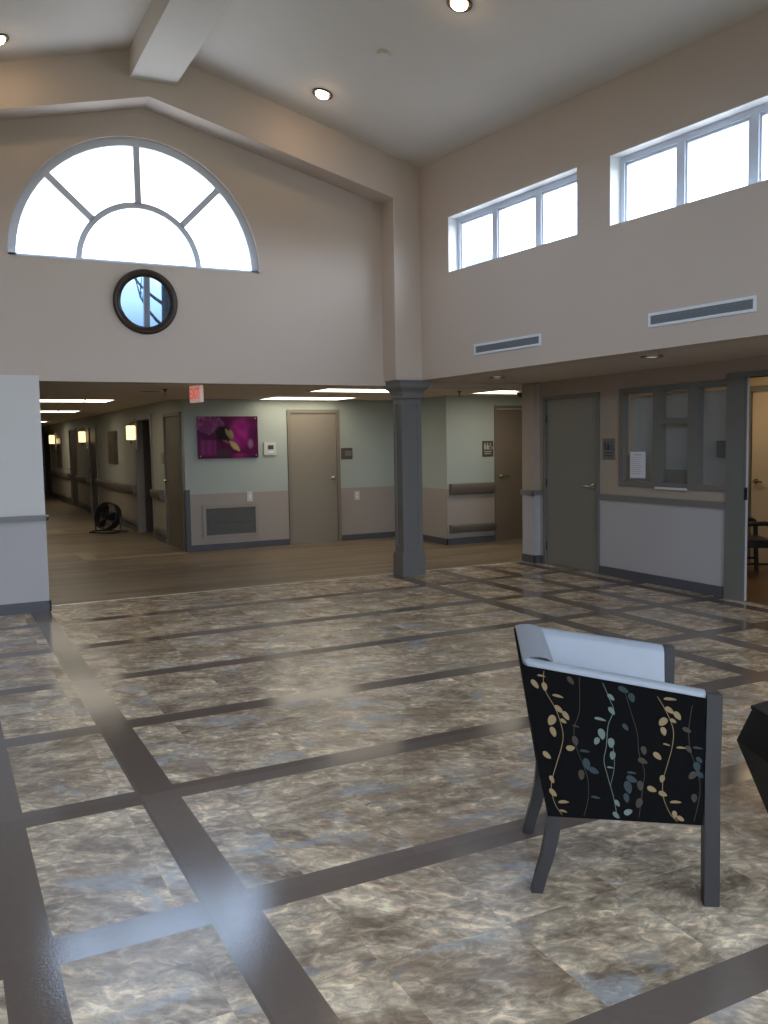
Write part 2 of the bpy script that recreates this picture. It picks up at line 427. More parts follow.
# gable wall with the arched window ----------------------------------
WX, WZ, WR = 2.012, 3.472, 1.285
arc = [(WX + WR * math.cos(PI * i / 40), WZ + WR * math.sin(PI * i / 40)) for i in range(41)]
mb = MB(); mb.panel([(-2.4, 2.262), (5.2, 2.262), (5.2, 4.9), (RXX, 5.75), (-2.4, 4.5)], [arc], RY(YG), 0.25)
struct(mb.build('wall_gable', M['upper']), 'beige gable wall around the half round window', 'wall')
out = [(5.148, 2.312), (5.148, 4.9), (RXX, 5.72), (-0.9, 4.9), (-0.9, 2.312), (-0.54, 2.312), (-0.54, 4.437), (2.08, 5.058), (4.80, 4.370), (4.80, 2.312)]
struct(MB().panel(out, [], RY(YF), YG - YF).build('wall_gable_beam', M['upper']), 'beige sloped beam and pilasters framing the gable wall', 'wall')
# stub wall left
struct(MB().box(XL, 0.925, 9.09, 9.40, 0, 2.292).build('wall_left_return', M['stub']), 'pale low wall at the left edge beside the corridor opening', 'wall')
mb = MB(); mb.box(XL, 0.945, 9.055, 9.09, 0.895, 0.945).box(XL, 0.952, 9.045, 9.09, 0.93, 0.948).box(0.925, 0.945, 9.055, 9.40, 0.895, 0.945)
struct(mb.build('trim_2', M['rail']), 'taupe chair rail on the pale left wall', 'trim')
struct(MB().box(XL, 0.94, 9.078, 9.09, 0, 0.105).box(0.925, 0.938, 9.078, 9.40, 0, 0.105).build('baseboard_left', M['base']), 'dark grey base along the pale left wall', 'baseboard')

# ceilings ------------------------------------------------------------
def slope_slab(x0, z0, x1, z1, y0, y1, t):
    return MB().hexa([(x0, y0, z0), (x1, y0, z1), (x1, y1, z1), (x0, y1, z0), (x0, y0, z0 + t), (x1, y0, z1 + t), (x1, y1, z1 + t), (x0, y1, z0 + t)])
xe = lambda y: 5.15 + (YF - y) * math.tan(SK) + 0.21
ya, yb_ = YFR - 0.3, 9.7
struct(MB().hexa([(RXX, ya, RZ + dz) if k in (0,) else (xe(ya), ya, ceil_r(xe(ya)) + dz) if k == 1 else (xe(yb_), yb_, ceil_r(xe(yb_)) + dz) if k == 2 else (RXX, yb_, RZ + dz) for dz in (0, 0.15) for k in range(4)]).build('ceiling_right', M['ceil']), 'right slope of the white vaulted ceiling', 'ceiling')
struct(slope_slab(XL - 0.3, ceil_l(XL - 0.3), RXX, RZ, YFR - 0.3, 9.7, 0.15).build('ceiling_left', M['ceil']), 'left slope of the white vaulted ceiling', 'ceiling')
struct(MB().box(1.89, 2.345, YFR, YF + 0.01, 5.206, 5.56).build('ceiling_ridge_beam', M['ceil']), 'white boxed beam along the ceiling ridge', 'beam')
# soffit over the right aisle
zs = lambda y: 2.310 + max(0, (9.1 - y)) * 0.0058
mb = MB()
def soff(y0, y1):
    f = lambda y, w: WP + WD * ((YF - y) / math.cos(SK)) + WN * w
    pts = []
    for dz in (0.0, 0.12):
        for (y, e) in ((y0, 0), (y0, 1), (y1, 1), (y1, 0)):
            x = f(y, 0.012).x if e == 0 else 7.05
            pts.append((x, y, zs(y) + 0.002 + dz))
    mb.hexa(pts)
soff(-3.5, 9.40)
struct(mb.build('ceiling_aisle', M['soffit']), 'low flat soffit over the right aisle', 'ceiling')
struct(MB().box(-2.4, 9.7, 9.65, 13.2, 2.278, 2.40).build('ceiling_corridor', M['hceil']), 'low corridor ceiling behind the opening', 'ceiling')
struct(MB().box(0.8, 3.5, 13.2, 33.3, 2.31, 2.43).build('ceiling_hall', M['hceil']), 'ceiling of the long hall at left', 'ceiling')
struct(MB().box(3.4, 5.6, 14.8, 17.1, 2.31, 2.43).build('ceiling_side_room', M['hceil']), 'ceiling of the dark side room off the hall', 'ceiling')
struct(MB().box(XR + 0.01, 9.3, 4.1, 9.2, 2.46, 2.58).build('ceiling_office', M['ceil']), 'ceiling of the office', 'ceiling')
struct(MB().box(5.16, 9.7, 9.40, 9.66, 2.255, 2.6).build('wall_header', M['upper']), 'beige header over the opening right of the column', 'wall')

# upper right wall with clerestory windows -----------------------------
S1 = (0.553, 2.571, 3.462, 4.066); S2 = (2.975, 4.99, 3.450, 4.052)
S3 = (5.40, 7.42, 3.450, 4.052); S4 = (7.83, 9.85, 3.450, 4.052)
SE = (YF - YFR) / math.cos(SK) + 0.1
outl = [(-0.45, zs(9.4)), (SE, zs(-3.5)), (SE, 4.95), (-0.45, 4.95)]
struct(MB().panel(outl, [rect(*s) for s in (S1, S2, S3, S4)], PW, 0.22).build('wall_right_upper', M['upper']), 'beige upper right wall with clerestory windows', 'wall')

# lower right wall -----------------------------------------------------
holes = [rect(8.0, 9.06, 0.0, 2.13), rect(6.147, 7.66, 1.05, 2.145), rect(4.86, 5.93, 0.0, 2.15)]
outl = [(YFR, 0), (4.86, 0), (4.86, 2.15), (6.13, 2.15), (6.13, 0), (8.0, 0), (8.0, 2.13), (9.06, 2.13), (9.06, 0), (9.39, 0), (9.39, 2.46), (YFR, 2.46)]
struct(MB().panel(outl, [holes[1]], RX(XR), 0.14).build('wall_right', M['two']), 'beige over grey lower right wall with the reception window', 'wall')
struct(MB().box(6.81, XR, 9.14, 9.40, 0, 2.30).build('wall_right_jamb', M['two']), 'narrow beige wall end between corridor and grey door', 'wall')
mb = MB()
for y0, y1 in ((6.147, 8.0), (9.06, 9.14), (YFR, 4.80)):
    mb.box(XR - 0.022, XR, y0, y1, 0.88, 0.945); mb.box(XR - 0.034, XR, y0, y1, 0.925, 0.948)
mb.box(6.776, 6.81, 9.12, 9.40, 0.88, 0.945).box(6.776, XR, 9.118, 9.14, 0.88, 0.945)
struct(mb.build('trim_3', M['rail']), 'taupe chair rail along the right wall under the reception window', 'trim')
mb = MB()
for y0, y1 in ((6.147, 8.0), (9.06, 9.14), (YFR, 4.80)): mb.box(XR - 0.012, XR, y0, y1, 0, 0.105)
mb.box(6.798, 6.81, 9.128, 9.40, 0, 0.105).box(6.798, XR, 9.128, 9.14, 0, 0.105)
struct(mb.build('baseboard_right', M['base']), 'dark grey base along the right wall', 'baseboard')

# unseen front and left walls, windows added to supply daylight --------------------
fh = [rect(4.0, 5.66, 0.35, 4.15), rect(-1.5, 0.16, 0.35, 4.15), rect(0.9, 3.3, 2.65, 4.4)]
dh = (1.1, 3.1)
outl = [(-2.4, 0), (dh[0], 0), (dh[0], 2.4), (dh[1], 2.4), (dh[1], 0), (7.1, 0), (7.1, 4.7), (RXX, 5.75), (-2.4, 4.5)]
struct(MB().panel(outl, fh, lambda u, v, w: (u, YFR - w, v), 0.25).build('wall_front', M['two']), 'unseen front entrance wall with added tall windows', 'wall')
struct(MB().panel(rect(YFR - 0.25, 9.65, 0, 4.75), [rect(-2.4, -0.4, 3.30, 3.9), rect(0.4, 2.4, 3.30, 3.9), rect(4.0, 6.0, 3.30, 3.9)], lambda u, v, w: (XL - w, u, v), 0.2).build('wall_left', M['two']), 'unseen left lobby wall with added high windows', 'wall')

# corridor walls ----------------------------------------------------------
struct(MB().panel([(3.3, 0), (4.925, 0), (4.925, 2.112), (5.82, 2.112), (5.82, 0), (7.1, 0), (7.1, 2.4), (3.3, 2.4)], [], RY(13.0), 0.2).build('wall_corridor_back', M['hall']), 'pale green over taupe corridor wall with the flower picture', 'wall')
struct(MB().box(6.93, 7.1, 11.5, 13.0, 0, 2.4).build('wall_closet_side', M['hall']), 'pale green side wall behind the column', 'wall')
struct(MB().panel([(7.1, 0), (7.80, 0), (7.80, 2.128), (8.72, 2.128), (8.72, 0), (9.7, 0), (9.7, 2.4), (7.1, 2.4)], [], RY(11.5), 0.2).box(6.93, 7.1, 11.4995, 11.5005, 0, 2.4).build('wall_closet', M['hall']), 'pale wall with two bumper rails behind the column', 'wall')
struct(MB().box(9.6, 9.8, 9.2, 13.2, 0, 2.5).build('wall_corridor_right', M['hall']), 'right end wall of the cross corridor', 'wall')
struct(MB().box(-2.45, -2.2, 9.6, 13.2, 0, 2.5).build('wall_corridor_left', M['hall']), 'left end wall of the cross corridor', 'wall')
struct(MB().box(-2.4, 1.0, 13.0, 13.2, 0, 2.5).build('wall_corridor_back_left', M['hall']), 'corridor wall left of the long hall', 'wall')
struct(MB().box(7.04, 9.7, 9.2, 9.40, 0, 2.6).build('wall_office_back', M['hall']), 'wall between office and corridor', 'wall')
struct(MB().box(0.85, 1.0, 13.2, 33.2, 0, 2.45).build('wall_hall_left', M['hallside']), 'left wall of the long hall', 'wall')
hall_open = [(13.2, 14.28), (15.2, 16.5), (20.92, 22.0), (24.12, 25.45), (29.9, 31.9)]
outl = [(14.28, 0)]
for a, b in hall_open[1:]: outl += [(a, 0), (a, 2.09), (b, 2.09), (b, 0)]
outl += [(33.2, 0), (33.2, 2.45), (13.2, 2.45), (13.2, 2.09), (14.28, 2.09)]
struct(MB().panel(outl, [], RX(3.3), 0.15).build('wall_hall_right', M['hallside']), 'right wall of the long hall with doors and lamps', 'wall')
struct(MB().box(0.85, 3.5, 33.0, 33.2, 0, 2.45).build('wall_hall_end', M['hallside']), 'far end wall of the long hall', 'wall')
struct(MB().box(5.4, 5.55, 14.9, 17.0, 0, 2.45).box(3.45, 5.4, 14.9, 15.0, 0, 2.45).box(3.45, 5.4, 16.9, 17.0, 0, 2.45).build('wall_side_room', M['hallside']), 'dark side room walls beyond the hall doorway', 'wall')
# base boards in the corridor
struct(MB().box(3.3, 4.925, 12.988, 13.0, 0, 0.095).box(5.82, 6.93, 12.988, 13.0, 0, 0.095).box(6.918, 6.93, 11.488, 13.0, 0, 0.10).box(6.918, 7.80, 11.488, 11.5, 0, 0.10).build('baseboard_back', M['base']), 'dark grey base along the corridor back wall', 'baseboard')
mb = MB()
for a, b in ((14.35, 15.13), (16.57, 20.85), (22.07, 24.05), (25.52, 29.83)): mb.box(3.288, 3.3, a, b, 0, 0.1)
struct(mb.build('baseboard_hall', M['base']), 'dark base along the hall wall', 'baseboard')

# office shell
struct(MB().panel([(4.2, 0), (6.82, 0), (6.82, 2.145), (7.69, 2.145), (7.69, 0), (9.2, 0), (9.2, 2.5), (4.2, 2.5)], [], RX(9.05), 0.15).build('wall_office', M['office']), 'warm beige office wall with an inner door', 'wall')
struct(MB().box(7.04, 9.2, 4.2, 4.35, 0, 2.5).build('wall_office_front', M['office']), 'near side wall of the office', 'wall')
struct(MB().box(7.04, 9.2, 9.0, 9.2, 0, 2.5).build('wall_office_side', M['office']), 'far side wall of the office', 'wall')
struct(MB().box(9.035, 9.05, 7.76, 9.0, 0, 0.1).box(9.035, 9.05, 4.35, 6.75, 0, 0.1).build('baseboard_office', M['rail']), 'base along the office wall', 'baseboard')

# ------------------------------------------------------------------ windows
def arch_window():
    w = thing('window_1', 'large half round window with spokes in the gable wall', 'window', (WX, YG + 0.05, WZ), kind='structure')
    half = lambda r: [(r * math.cos(PI * i / 40), r * math.sin(PI * i / 40)) for i in range(41)]
    ro, ri = WR + 0.005, 1.205
    mb = MB(); PL = RY(0.0)
    mb.panel(half(ro) + [(-ro, -0.02), (ro, -0.02)][0:0] + list(reversed(half(ri))), [], PL, 0.07)
    mb.box(-ro, ro, 0, 0.07, -0.02, 0.035)
    mb.panel(half(0.645) + list(reversed(half(0.585))), [], RY(0.01), 0.05)
    for a in (45.4, 90, 137):
        c, s = math.cos(rad(a)), math.sin(rad(a)); px, pz = -s * 0.033, c * 0.033
        mb.hexa([(0.63 * c - px, 0.01, 0.63 * s - pz), (0.63 * c + px, 0.01, 0.63 * s + pz), (0.63 * c + px, 0.06, 0.63 * s + pz), (0.63 * c - px, 0.06, 0.63 * s - pz),
                 (1.21 * c - px, 0.01, 1.21 * s - pz), (1.21 * c + px, 0.01, 1.21 * s + pz), (1.21 * c + px, 0.06, 1.21 * s + pz), (1.21 * c - px, 0.06, 1.21 * s - pz)])
    mb.build('window_frame', M['winframe'], w)
    gl = MB(); gl.face([gl.bm.verts.new((x, 0.035, z)) for x, z in half(1.22)]); gl.build('window_pane', M['glass'], w)
    sil = MB().box(-WR, WR, -0.05, 0.0, -0.004, 0.006); sil.build('window_sill', M['reveal'], w)
arch_window()

def clerestory(idx, S, label):
    s0, s1, z0, z1 = S
    w = thing('window_%d' % idx, label, 'window', PW((s0 + s1) / 2, z0, 0), kind='structure')
    # local frame: x along the wall toward the camera, y outward, z up
    w.rotation_euler = (0, 0, math.atan2(WD.y, WD.x))
    L = (s1 - s0) / 2; Hh = z1 - z0
    sg = 1.0                                   # local +y for rz of WD: rotate (0,1) -> WN
    d0, d1 = 0.125, 0.185
    mb = MB(); f = 0.05
    mb.box(-L, L, d0, d1, 0, 0.03).box(-L, L, d0, d1, Hh - 0.055, Hh)
    mb.box(-L, -L + f, d0, d1, 0.03, Hh - 0.055).box(L - f, L, d0, d1, 0.03, Hh - 0.055)
    for c in (-L / 3 - 0.01, L / 3 + 0.0): mb.box(c - 0.04, c + 0.04, d0, d1, 0.03, Hh - 0.055)
    b = (-L + f, -L / 3 - 0.05, -L / 3 + 0.03, L / 3 - 0.04, L / 3 + 0.04, L - f)
    for k in range(3):                         # slimmer inner sashes
        x0, x1 = b[2 * k], b[2 * k + 1]
        mb.box(x0, x0 + 0.018, d0 + 0.015, d1 - 0.01, 0.03, Hh - 0.055).box(x1 - 0.018, x1, d0 + 0.015, d1 - 0.01, 0.03, Hh - 0.055)
        mb.box(x0, x1, d0 + 0.015, d1 - 0.01, Hh - 0.078, Hh - 0.055)
    mb.build('window_frame', M['winframe'], w)
    gl = MB(); gl.face([gl.bm.verts.new(p) for p in ((-L, d0 + 0.04, 0), (L, d0 + 0.04, 0), (L, d0 + 0.04, Hh), (-L, d0 + 0.04, Hh))]); gl.build('window_pane', M['glass'], w)
    rv = MB(); t = 0.004
    rv.box(-L, -L + t, 0.001, d0, 0, Hh).box(L - t, L, 0.001, d0, 0, Hh).box(-L, L, 0.001, d0, Hh - t, Hh).box(-L, L, 0.001, d0, 0, t)
    rv.build('window_reveal', M['reveal'], w)
clerestory(2, S1, 'three pane clerestory window nearest the far corner')
clerestory(3, S2, 'three pane clerestory window cut by the right edge')
clerestory(4, S3, 'third clerestory window beyond the right edge')
clerestory(5, S4, 'clerestory window nearest the entrance')

def rect_window(name, label, x0, x1, z0, z1, y, ny, vs=(), hs=(), bar=0.06, d=0.06, pane='glass'):
    """window in a y = const wall"""
    w = thing(name, label, 'window', ((x0 + x1) / 2, y, z0), kind='structure')
    L = (x1 - x0) / 2; Hh = z1 - z0; mb = MB()
    mb.box(-L, L, -d, d, 0, bar).box(-L, L, -d, d, Hh - bar, Hh).box(-L, -L + bar, -d, d, bar, Hh - bar).box(L - bar, L, -d, d, bar, Hh - bar)
    for v in vs: mb.box(v - 0.07, v + 0.07, -d, d, bar, Hh - bar)
    for h in hs: mb.box(-L + bar, L - bar, -d * 0.9, d * 0.9, h - 0.045, h + 0.045)
    mb.build('window_frame', M['winframe'], w)
    g = MB(); g.face([g.bm.verts.new(p) for p in ((-L, 0, 0), (L, 0, 0), (L, 0, Hh), (-L, 0, Hh))]); g.build('window_pane', M[pane], w)
    return w
rect_window('window_6', 'unseen tall entrance wall window with a dimming tint on the right behind the camera', 4.0, 5.66, 0.35, 4.15, YFR - 0.12, 1, (0.0,), (1.0,), pane='tinted')  # unseen entrance glazing, put in to supply daylight
rect_window('window_7', 'unseen tall entrance wall window on the left behind the camera', -1.5, 0.16, 0.35, 4.15, YFR - 0.12, 1, (0.0,), (1.0, 2.55))
rect_window('window_8', 'unseen wide window above the entrance doors', 0.9, 3.3, 2.65, 4.4, YFR - 0.12, 1, (-0.4, 0.4), ())
rect_window('door_1', 'unseen glazed double entrance door behind the camera', 1.1, 3.1, 0.0, 2.4, YFR - 0.12, 1, (0.0,), (1.0,))
def side_window(name, label, y0, y1, z0, z1):
    w = rect_window(name, label, -(y1 - y0) / 2, (y1 - y0) / 2, z0, z1, 0, 1, (-(y1 - y0) / 6, (y1 - y0) / 6), ())
    w.location = (XL - 0.1, (y0 + y1) / 2, z0); w.rotation_euler = (0, 0, PI / 2)
side_window('window_9', 'added high left wall window nearest the entrance', -2.4, -0.4, 3.3, 3.9)  # unseen side windows invented to let daylight in
side_window('window_10', 'added high left wall window in the middle', 0.4, 2.4, 3.3, 3.9)
side_window('window_11', 'added high left wall window nearest the gable', 4.0, 6.0, 3.3, 3.9)

# reception window: frame, glass, ledge ------------------------------------
def reception():
    x = XR
    w = thing('window_12', 'grey framed reception window with blinds and taped paper', 'window', (x, 6.9, 1.05), kind='structure')
    y0, y1, z1 = 6.147 - 6.9, 7.66 - 6.9, 1.095
    mb = MB(); X0, X1 = -0.02, 0.055
    B = lambda a, b, c, d: mb.box(X0, X1, a, b, c, d)
    B(y0, y1, 1.04, z1); B(y0, y1, 0.0, 0.06)
    B(y1 - 0.07, y1, 0.06, 1.04)
    B(7.015 - 6.9, 7.135 - 6.9, 0.06, 1.04)
    B(6.50 - 6.9, 6.64 - 6.9, 0.06, 1.04)
    B(6.64 - 6.9, 7.015 - 6.9, 0.68, 0.745)
    mb.bevel(0.004, 1)
    mb.build('window_frame', M['greyframe'], w)
    g = MB()
    for a, b, c, d in ((7.135 - 6.9, y1 - 0.07, 0.06, 1.04), (6.64 - 6.9, 7.015 - 6.9, 0.745, 1.04), (y0, 6.50 - 6.9, 0.06, 1.04), (6.64 - 6.9, 7.015 - 6.9, 0.06, 0.68)):
        g.face([g.bm.verts.new(p) for p in ((0.03, a, c), (0.03, b, c), (0.03, b, d), (0.03, a, d))])
    g.build('window_pane', M['glass'], w)
    MB().box(-0.05, 0.10, 6.64 - 6.9, 7.07 - 6.9, -0.006, 0.016).bevel(0.003, 1).build('window_ledge', M['white'], w)
    MB().box(0.035, 0.055, 6.66 - 6.9, 7.0 - 6.9, 0.06, 0.20).bevel(0.004, 1).build('counter_board', M['greyframe'], w)
reception()
def blind(label, y0, y1, z0, z1, angle):
    b = thing('window_blind', label, 'blind', (XR + 0.185, (y0 + y1) / 2, z0), 0, 'office window blinds')
    L = (y1 - y0) / 2; Hh = z1 - z0
    MB().box(-0.02, 0.02, -L, L, Hh - 0.035, Hh).bevel(0.003, 1).build('head_rail', M['blind'], b)
    mb = MB(); n = int((Hh - 0.05) / 0.023)
    for i in range(n):
        z = 0.02 + i * 0.023
        c, s = math.cos(angle) * 0.0125, math.sin(angle) * 0.0125
        mb.hexa([(-c, -L, z - s), (c, -L, z + s), (c, L, z + s), (-c, L, z - s), (-c, -L, z - s + 0.0015), (c, -L, z + s + 0.0015), (c, L, z + s + 0.0015), (-c, L, z - s + 0.0015)])
    mb.build('slats', M['blind'], b)
    cord = MB()
    for y in (-L * 0.7, L * 0.7): cord.tube([(0, y, 0.01), (0, y, Hh - 0.03)], 0.0015, 5)
    cord.build('cord', M['white'], b)
blind('closed pale blind behind the right reception pane', 6.22, 6.66, 1.06, 2.12, rad(52))
blind('closed pale blind behind the middle reception pane', 6.72, 7.16, 1.14, 2.12, rad(52))
blind('closed pale blind behind the left reception pane with the paper', 7.20, 7.70, 1.06, 2.12, rad(58))

# ------------------------------------------------------------------ doors
def hinge(mb, x, y, z, ax='y'): mb.lathe([(0.009, -0.05), (0.009, 0.05)], 10, Matrix.Translation((x, y, z)))
def flush_door(name, label, P, w, h, mdoor, mframe, knob='knob', hinge_side=-1, fw=0.05, leaf_parent=None):
    """door standing in a wall: origin bottom centre, local x along the wall, local -y toward the viewer"""
    loc, rz = P
    d = thing(name, label, 'door', loc, rz, kind='structure')
    W = w / 2
    mb = MB(); mb.box(-W - fw, -W, -0.02, 0.14, 0, h + fw).box(W, W + fw, -0.02, 0.14, 0, h + fw).box(-W, W, -0.02, 0.14, h, h + fw)
    mb.box(-W, W, 0.0, 0.14, 0, 0.009)
    mb.box(-W, -W + 0.012, 0.055, 0.14, 0, h).box(W - 0.012, W, 0.055, 0.14, 0, h)
    mb.bevel(0.003, 1).build('door_frame', mframe, d)
    leaf = MB().box(-W + 0.003, W - 0.003, 0.008, 0.052, 0.012, h - 0.004).bevel(0.002, 1).build('door_leaf', mdoor, d)
    mb = MB()
    for z in (0.24, h * 0.5, h - 0.24): mb.lathe([(0.008, -0.05), (0.008, 0.05)], 10, Matrix.Translation((hinge_side * (W - 0.004), 0.004, z)))
    mb.build('hinges', M['bronze'] if knob == 'lever' else mframe, d)
    kx = -hinge_side * (W - 0.075); R = Matrix.Translation((kx, 0.008, 1.03)) @ Matrix.Rotation(rad(90), 4, 'X')
    if knob == 'knob':
        MB().lathe([(0.032, 0), (0.032, 0.006), (0.012, 0.010), (0.012, 0.03), (0.026, 0.04), (0.030, 0.055), (0.022, 0.066), (0.0, 0.068)], 20, R, cap1=False).build('door_knob', M['chrome'], d, smooth=True)
    else:
        mb = MB().lathe([(0.034, 0), (0.034, 0.008), (0.014, 0.012), (0.014, 0.05)], 20, R)
        mb.tube([(kx, -0.04, 1.03), (kx + hinge_side * 0.02, -0.045, 1.03), (kx + hinge_side * 0.07, -0.045, 1.032), (kx + hinge_side * 0.125, -0.04, 1.026)], [0.015, 0.015, 0.013, 0.011], 10)
        mb.build('door_lever', M['chrome'], d, smooth=True)
    return d
flush_door('door_2', 'tan closed door right of the flower picture', ((5.376, 13.0, 0), 0), 0.79, 2.075, M['door'], M['doorframe'], 'knob', -1)
flush_door('door_3', 'brown door with a lever beside the restroom sign behind the column', ((8.26, 11.5, 0), 0), 0.82, 2.08, M['closetdoor'], M['closetdoor'], 'lever', 1)
flush_door('door_4', 'grey green restroom door with a lever left of the reception window', ((XR, 8.53, 0), -PI / 2), 0.97, 2.09, M['greydoor'], M['greyframe'], 'lever', -1, 0.04)
flush_door('door_5', 'shade-darkened door at the near end of the long hall wall', ((3.3, 13.70, 0), -PI / 2), 1.0, 2.05, M['halldoor'], M['halldoor'], 'knob', 1)
flush_door('door_6', 'dark leaf standing for an unlit hall doorway between the lamps', ((3.3, 21.46, 0), -PI / 2), 0.98, 2.04, M['darkwood'], M['doorframe'], 'knob', 1)  # dark leaf painted in for the darkness of an open doorway
flush_door('door_7', 'dark leaf standing for an unlit hall doorway past the second lamp', ((3.3, 24.785, 0), -PI / 2), 1.23, 2.04, M['darkwood'], M['doorframe'], 'knob', 1)  # likewise a dark leaf in place of a shaded opening
flush_door('door_8', 'dark double door at the far end of the hall', ((3.3, 30.9, 0), -PI / 2), 1.9, 2.04, M['darkwood'], M['doorframe'], 'knob', 1)
flush_door('door_9', 'cream inner office door behind the black armchair', ((9.05, 7.255, 0), -PI / 2), 0.87, 2.135, M['office'], M['greyframe'], 'lever', 1, 0.07)
# open doorway in the hall
d = thing('door_10', 'open doorway into the dark side room off the hall', 'door', (3.3, 15.85, 0), -PI / 2, kind='structure')
mb = MB(); W = 0.65
mb.box(-W - 0.06, -W + 0.03, -0.02, 0.17, 0, 2.15).box(W - 0.03, W + 0.06, -0.02, 0.17, 0, 2.15).box(-W, W, -0.02, 0.17, 2.06, 2.15).bevel(0.003, 1)
mb.build('door_frame', M['doorframe'], d)
MB().box(-0.62, -0.576, 0.12, 1.25, 0.012, 2.05).bevel(0.003, 1).build('door_leaf', M['darkwood'], d)
# wide grey door frame at the right edge
d = thing('door_11', 'wide grey frame of the open office doorway at the right edge', 'door', (XR, 5.395, 0), 0, kind='structure')
mb = MB()
mb.box(-0.025, 0.012, 0.535, 0.752, 0, 2.20).box(-0.025, 0.14, -0.60, -0.535, 0, 2.20).box(-0.025, 0.14, -0.535, 0.535, 2.15, 2.20).bevel(0.003, 1)
mb.build('door_frame', M['greyframe'], d)
MB().box(0.012, 0.045, 0.537, 0.60, 0, 2.15).build('door_stop', M['litdooredge'], d)
MB().box(-0.012, 0.03, 0.530, 0.536, 0.98, 1.10).bevel(0.003, 1).build('strike_plate', M['black'], d)

# ------------------------------------------------------------------ column
def column():
    c = thing('column', 'slate grey square panelled column at the lobby corner', 'column', (5.02, 9.225, 0), kind='thing')
    h = 0.142
    MB().box(-h - 0.012, h + 0.012, -h - 0.012, h + 0.012, 0, 0.255).box(-h - 0.004, h + 0.004, -h - 0.004, h + 0.004, 0.255, 0.28).bevel(0.006, 2).squash(0.8).build('plinth', M['column'], c)
    mb = MB(); mb.box(-h + 0.024, h - 0.024, -h + 0.024, h - 0.024, 0.28, 2.12)
    t = 0.055
    for sx in (-1, 1):
        for sy in (-1, 1):
            x0, x1 = sorted((sx * h * 0.93, sx * (h * 0.93 - t))); y0, y1 = sorted((sy * h * 0.93, sy * (h * 0.93 - t)))
            mb.box(x0, x1, y0, y1, 0.28, 2.12)
    a = h * 0.93
    for z0, z1 in ((0.28, 0.36), (2.04, 2.12)):
        for q in (-1, 1):
            y0, y1 = sorted((q * a, q * (a - 0.03)))
            mb.box(-a + t, a - t, y0, y1, z0, z1); mb.box(y0, y1, -a + t, a - t, z0, z1)
    mb.squash(0.8).build('shaft', M['column'], c)
    def sq(r, z): return [(-r, -r, z), (r, -r, z), (r, r, z), (-r, r, z)]
    prof = [(0.140, 2.10), (0.150, 2.105), (0.150, 2.135), (0.140, 2.14), (0.142, 2.16), (0.155, 2.185), (0.185, 2.215), (0.198, 2.235), (0.198, 2.26), (0.190, 2.262), (0.190, 2.29), (0.196, 2.292), (0.196, 2.309)]
    MB().loft([sq(r, z) for r, z in prof]).build('capital', M['column'], c)
column()

# ------------------------------------------------------------------ lights
def downlight(label, p, slope, lit=True, r=0.105, group='lit ceiling downlights'):
    t = thing('recessed_downlight', label, 'ceiling light', p, 0, group)
    t.rotation_euler = (0, slope, 0)
    MB().lathe([(r * 0.66, 0.0), (r, -0.002), (r, -0.010), (r * 0.92, -0.016), (r * 0.68, -0.012), (r * 0.66, 0.0)], 36, None, False, False).build('trim_ring', M['bronze'] if lit else M['trim'], t, smooth=True)
    prof = [(r * 0.62, -0.022), (r * 0.5, -0.034), (r * 0.25, -0.042), (0.001, -0.044)] if lit else [(r * 0.7, -0.006), (r * 0.4, -0.012), (0.001, -0.013)]
    MB().lathe(prof, 28, None, True, True).build('lamp', M['lamp'] if lit else M['lampoff'], t, smooth=True)
    return t
sr, sl = math.atan(0.263), -math.atan(0.270)
downlight('lit recessed ceiling light in the middle of the right slope near the gable beam', (3.684, 8.46, ceil_r(3.684)), sr)
downlight('lit recessed ceiling light at the top edge of the photo', (3.902, 6.196, ceil_r(3.902)), sr)
downlight('lit recessed ceiling light at the upper left edge of the photo', (0.66, 8.543, ceil_l(0.66)), sl)
downlight('unlit soffit light nearest the reception window', (5.80, 6.03, zs(6.03)), 0, False, 0.10, 'soffit downlights')
downlight('small unlit soffit light nearest the column', (5.763, 8.43, zs(8.43)), 0, False, 0.09, 'soffit downlights')
def troffer(label, x0, x1, y0, y1, z):
    t = thing('ceiling_troffer', label, 'ceiling light', ((x0 + x1) / 2, (y0 + y1) / 2, z), 0, 'corridor ceiling panels')
    a, b = (x1 - x0) / 2, (y1 - y0) / 2
    MB().box(-a - 0.03, a + 0.03, -b - 0.03, -b, -0.008, 0).box(-a - 0.03, a + 0.03, b, b + 0.03, -0.008, 0).box(-a - 0.03, -a, -b, b, -0.008, 0).box(a, a + 0.03, -b, b, -0.008, 0).build('frame', M['white'], t)
    MB().box(-a, a, -b, b, -0.006, 0).build('diffuser', M['troffer'], t)
ZC = 2.278
troffer('bright ceiling panel above the tan door', 4.44, 5.74, 12.14, 12.86, ZC)
troffer('bright ceiling panel just left of the column', 4.42, 5.64, 10.18, 10.80, ZC)
troffer('bright ceiling panel right of the column', 6.95, 8.15, 10.12, 10.82, ZC)
troffer('nearest ceiling panel of the long hall', 1.25, 2.47, 13.82, 14.60, 2.31)
troffer('second ceiling panel of the long hall', 1.35, 2.57, 18.1, 18.9, 2.31)
troffer('farthest small ceiling panel of the long hall', 1.40, 2.76, 25.4, 26.3, 2.31)
